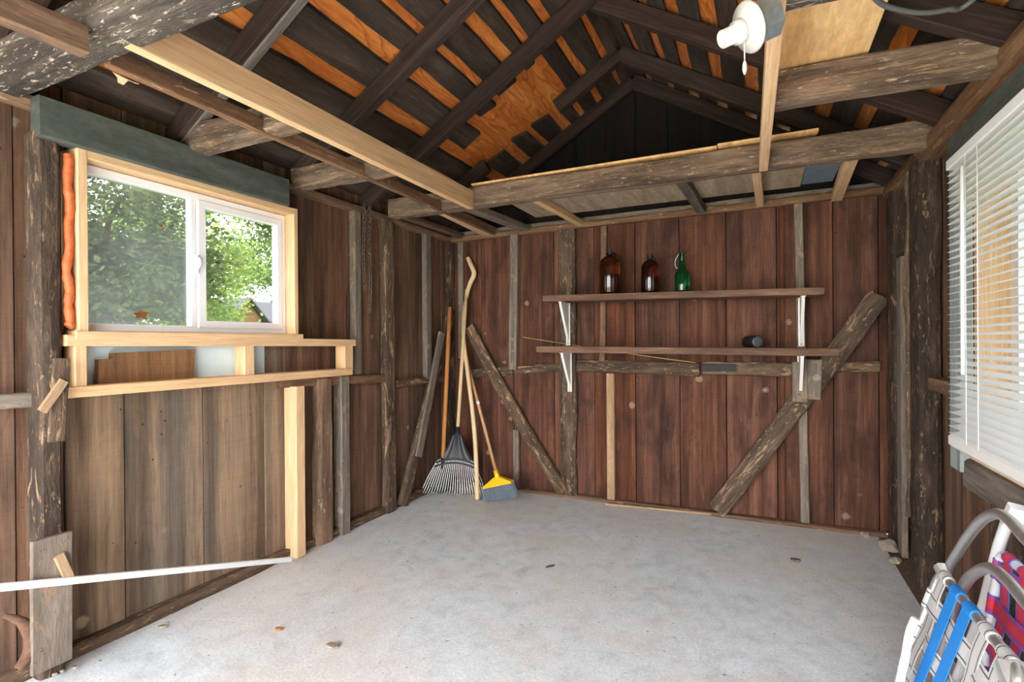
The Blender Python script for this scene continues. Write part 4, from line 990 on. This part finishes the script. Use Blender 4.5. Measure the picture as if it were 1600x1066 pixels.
# ---- folding lawn chairs
def strap(chair, p, q, nrm, w_, mat, weave, phase):
    """flat strap from p to q, undulating along nrm"""
    p, q = Vector(p), Vector(q); ax = (q-p); ln = ax.length; ax /= ln; wd = ax.cross(nrm).normalized()
    V, G, Fc = [], [], []; n = 24
    for i in range(n+1):
        s_ = ln*i/n; of = nrm*((.0035*math.sin(s_/weave*math.pi+phase)+.004) if weave else .0095)
        for a, t2 in ((-w_/2, 0), (w_/2, 0), (w_/2, .0014), (-w_/2, .0014)): V.append(p+ax*s_+wd*a+of+nrm*t2); G.append((s_, a, t2))
    for i in range(n):
        for k in range(4): k2 = (k+1) % 4; Fc.append((i*4+k, i*4+k2, (i+1)*4+k2, (i+1)*4+k))
    Fc += [(0, 1, 2, 3), tuple(n*4+k for k in range(4))]
    return mkobj('strap', V, Fc, mat, chair, G)
def panel(chair, A, Bp, down, ln, tmat, cols, rows, rmat, tr=.012):
    A, Bp, down = Vector(A), Vector(Bp), Vector(down).normalized(); wv = (Bp-A).normalized(); W = (Bp-A).length
    nrm = wv.cross(down).normalized(); nrm = nrm if nrm.x < 0 else -nrm
    c = .035
    path = [A+down*ln, A+down*(ln*.5), A+down*c*2, A+down*c, A+wv*c*.3+down*c*.3, A+wv*c, A+wv*c*2, A+wv*(W-2*c), A+wv*(W-c), A+wv*(W-c*.3)+down*c*.3, A+wv*W+down*c, A+wv*W+down*c*2, A+wv*W+down*ln*.5, A+wv*W+down*ln]
    tube('panel_frame', path, tr, tmat, chair, 12, 4)
    for f, mt in cols:
        p = A+wv*W*f
        st = strap(chair, p-down*.006, p+down*(ln*.96), nrm, .054, mt, 0 if mt == 'web_blue' else .10, 0)
        tube('strap_loop', [p-wv*.027+wv*.0018*k for k in range(31)], tr+.0025, mt, st, 12, 1, wrap=True)
    for i, u in enumerate(rows):
        p = A+down*u; st = strap(chair, p-wv*.004, p+wv*(W+.004), nrm, .054, rmat, .09, math.pi*(i % 2))
        for e in (p, p+wv*W): tube('strap_loop', [e-down*.027+down*.0018*k for k in range(31)], tr+.0025, rmat, st, 12, 1, wrap=True)
    return nrm
def webwhite():
    t = NT('striped_white_webbing'); v, r_, raw = gvec(t); sp_ = t.n('ShaderNodeSeparateXYZ'); t.l(raw, sp_.inputs[0])
    ab = t.n('ShaderNodeMath', operation='ABSOLUTE'); t.l(sp_.outputs[1], ab.inputs[0])
    c = t.ramp(ab.outputs[0], (0, srgb(190, 188, 186)), (.0145, srgb(190, 188, 186)), (.015, srgb(60, 64, 76)), (.0180, srgb(60, 64, 76)), (.0185, srgb(190, 188, 186)), interp='CONSTANT')
    t.princ(c, .6); return t.m
M['web_striped'] = webwhite()
A1 = on(1470, 893, 0, .46); B1 = Vector((.46, A1.y-.50, A1.z))
c1 = empty('lawn_chair', (.38, (A1.y+B1.y)/2, 0)); tag(c1, 'folded aluminium lawn chair with white and blue webbing, nearest the concrete floor', 'lawn chair', 'folded lawn chairs')
dn = Vector((-.165, 0, -.56)); ln1 = (A1.z-.016)/abs(dn.normalized().z)
panel(c1, A1, B1, dn, ln1, 'alu', [(.10, 'web_striped'), (.29, 'web_blue'), (.48, 'web_blue'), (.68, 'web_striped'), (.88, 'web_striped')], [.085+.10*i for i in range(5)], 'web_striped')
def flatx(P, x): return [on(px, py, 0, x) for px, py in P]
u1 = flatx([(1472, 912), (1500, 858), (1530, 817), (1556, 803), (1578, 814), (1603, 842), (1660, 902)], .545)
low = u1[0]+(u1[0]-u1[1]).normalized()*.0; ext = Vector((.50, u1[0].y+.06, .015))
end = u1[-1]+Vector((-.05, -.06, -.70+.0)); end.z = .015
tube('leg_frame', [ext, u1[0].lerp(ext, .5)]+u1+[u1[-1]+Vector((0, -.07, -.08)), end], .0135, 'alu', c1, 12, 6)
u2 = flatx([(1488, 965), (1501, 925), (1518, 900), (1545, 888), (1572, 905), (1602, 940), (1650, 1000)], .505)
ext = Vector((.45, u2[0].y+.03, .015)); end = u2[-1]+Vector((-.04, -.05, 0)); end.z = .015
tube('leg_frame', [ext, u2[0].lerp(ext, .5)]+u2+[u2[-1]+Vector((0, -.05, -.08)), end], .0135, 'alu', c1, 12, 6)
hewn('corner_bracket', B1+Vector((.0, .045, -.005)), B1+Vector((.01, -.02, -.07)), .06, .045, (1, 0, 0), 'alu', c1, 91, .12, 3, nseg=8)
hewn('corner_bracket', A1+Vector((.0, .012, .012)), A1+Vector((.01, -.03, -.03)), .03, .03, (1, 0, 0), 'alu', c1, 92, .12, 3, nseg=6)
tube('arm_rest', [on(1430, 968, 0, .37), on(1421, 990, 0, .362), on(1414, 1030, 0, .345), on(1404, 1075, 0, .335)], .010, 'vinyl', c1, 10, 6)
A2_ = on(1564, 862, 0, .605); B2_ = Vector((.605, A2_.y-.50, A2_.z))
c2 = empty('lawn_chair', (.55, (A2_.y+B2_.y)/2, 0)); tag(c2, 'folded white-framed lawn chair with pink and purple webbing against the wall', 'lawn chair', 'folded lawn chairs')
dn2 = Vector((-.07, 0, -.6)); ln2 = (A2_.z-.016)/abs(dn2.normalized().z)
panel(c2, A2_, B2_, dn2, ln2, 'vinyl', [(.14, 'web_pink'), (.33, 'web_pink'), (.52, 'web_pink'), (.71, 'web_pink'), (.90, 'web_pink')], [.05+.10*i for i in range(6)], 'web_pink')
lt = [on(1580, 800, 0, .64), on(1562, 850, 0, .64), on(1548, 905, 0, .635), on(1530, 970, 0, .625)]
ft_ = lt[-1]+(lt[-1]-lt[0])*.9; ft_.z = .015
tube('leg_frame', lt+[ft_], .015, 'vinyl', c2, 12, 5)
tp = lt[0]; sweep('leg_cap', tp+Vector((.0, .005, -.04)), tp+Vector((.012, -.012, .018)), rect(.036, .042, .005), (0, 1, 0), 'vinyl', c2)

# ---- outside the left window
def tree(base, hgt, crown, n, mat, label, seed, leafsize=.11, clump=.55):
    rg = random.Random(seed); base = Vector(base); o = empty('tree', base); tag(o, label, 'tree', 'trees outside the window')
    cz = hgt*.62; cc = base+Vector((0, 0, cz))
    tube('trunk', [base, base+Vector((.05, .1, hgt*.3)), cc], .12, 'bark', o, 8, 4, radii=[.16, .12, .07])
    cl = []
    while len(cl) < 60:
        v = Vector((rg.uniform(-1, 1), rg.uniform(-1, 1), rg.uniform(-1, 1)))
        if v.length < 1: cl.append(Vector((v.x*crown[0], v.y*crown[1], v.z*crown[2])))
    for c in cl[:7]:
        e = cc+c*.8; tube('branch', [base+Vector((0, 0, hgt*.3)), cc+c*.3-Vector((0, 0, .2)), e], .04, 'bark', o, 6, 3, radii=[.06, .035, .012])
    V, Fc = [], []
    for i in range(n):
        c = rg.choice(cl); g3 = Vector((rg.gauss(0, 1), rg.gauss(0, 1), rg.gauss(0, .8)))*clump*.5; p = cc+c+g3
        a = Vector((rg.uniform(-1, 1), rg.uniform(-1, 1), rg.uniform(-.6, .6))).normalized(); b_ = a.cross(Vector((rg.uniform(-1, 1), rg.uniform(-1, 1), rg.uniform(-1, 1)))).normalized()
        s_ = leafsize*rg.uniform(.6, 1.3); k = len(V)
        V += [p-a*s_*.5, p+b_*s_*.28, p+a*s_*.5, p-b_*s_*.28]; Fc.append((k, k+1, k+2, k+3))
    lf = mkobj('foliage', V, Fc, mat, o); lf['kind'] = 'stuff'
tree((-8.6, 4.2, -.14), 5.0, (1.5, 1.6, 2.0), 15000, 'leaf_dark', 'large dark green leafy tree filling the dusty pane', 1, .11, .5)
tree((-12.5, 7.8, -.14), 4.7, (1.6, 1.45, 1.8), 14000, 'leaf_mid', 'bright yellow-green tree behind the meeting rail of the window', 2, .12, .6)
tree((-27.5, 23.8, -.14), 11, (2.4, 3.0, 4.4), 14000, 'leaf_light', 'sparse greyish green tree at the far edge of the window', 3, .24, 1.0)
tree((-29.5, 15.6, -.14), 8.6, (2.0, 3.0, 3.6), 13000, 'leaf_dark', 'dark tree standing behind the two nearest trees outside', 4, .24, 1.0)
hs = on(395, 500, 0, -19.0); hy = hs.y
hm = empty('small_house', (-19, hy, -.14)); tag(hm, 'small orange-brown wooden gable house with a dark roof seen through the window', 'house')
zr = on(385, 470, 0, -19).z; ze = on(360, 496, 0, -19).z; y0, y1 = on(362, 490, 0, -19).y, on(408, 490, 0, -19).y; yc = (y0+y1)/2
V = [(-19, y0, -.14), (-19, y1, -.14), (-19, y1, ze), (-19, yc, zr), (-19, y0, ze)]; V2 = [(v[0]-4, v[1], v[2]) for v in V]
mkobj('house_wall', V+V2, [(0, 1, 2, 3, 4), (9, 8, 7, 6, 5), (0, 5, 6, 1), (1, 6, 7, 2), (2, 7, 8, 3), (3, 8, 9, 4), (4, 9, 5, 0)], 'offcut', hm, [(v[2], v[1], v[0]) for v in V+V2])
for sgn in (-1, 1):
    ye = yc+sgn*(y1-yc+.25); zz = ze-.2
    V = [(-18.75, yc, zr+.06), (-23.2, yc, zr+.06), (-23.2, ye, zz), (-18.75, ye, zz)]; V += [(a_, b_, c_+.07) for a_, b_, c_ in V]
    mkobj('house_roof', V, [(0, 1, 2, 3), (7, 6, 5, 4), (0, 4, 5, 1), (1, 5, 6, 2), (2, 6, 7, 3), (3, 7, 4, 0)], 'shingle' , hm)
gy = on(436, 490, 0, -20).y
V = [(-20, y1+.3, -.14), (-20, gy+4, -.14), (-20, gy+4, ze-.05), (-20, y1+.3, ze-.05)]; V += [(a_-3, b_, c_) for a_, b_, c_ in V]
mkobj('house_wing', V, [(0, 1, 2, 3), (7, 6, 5, 4), (0, 4, 5, 1), (1, 5, 6, 2), (2, 6, 7, 3), (3, 7, 4, 0)], 'offcut', hm, [(v[2], v[1], v[0]) for v in V])
V = [(-19.7, y1+.1, ze-.15), (-19.7, gy+4.2, ze-.15), (-21.5, gy+4.2, zr+.15), (-21.5, y1+.1, zr+.15)]; V += [(a_, b_, c_+.08) for a_, b_, c_ in V]
mkobj('wing_roof', V, [(0, 1, 2, 3), (7, 6, 5, 4), (0, 4, 5, 1), (1, 5, 6, 2), (2, 6, 7, 3), (3, 7, 4, 0)], 'shingle', hm)
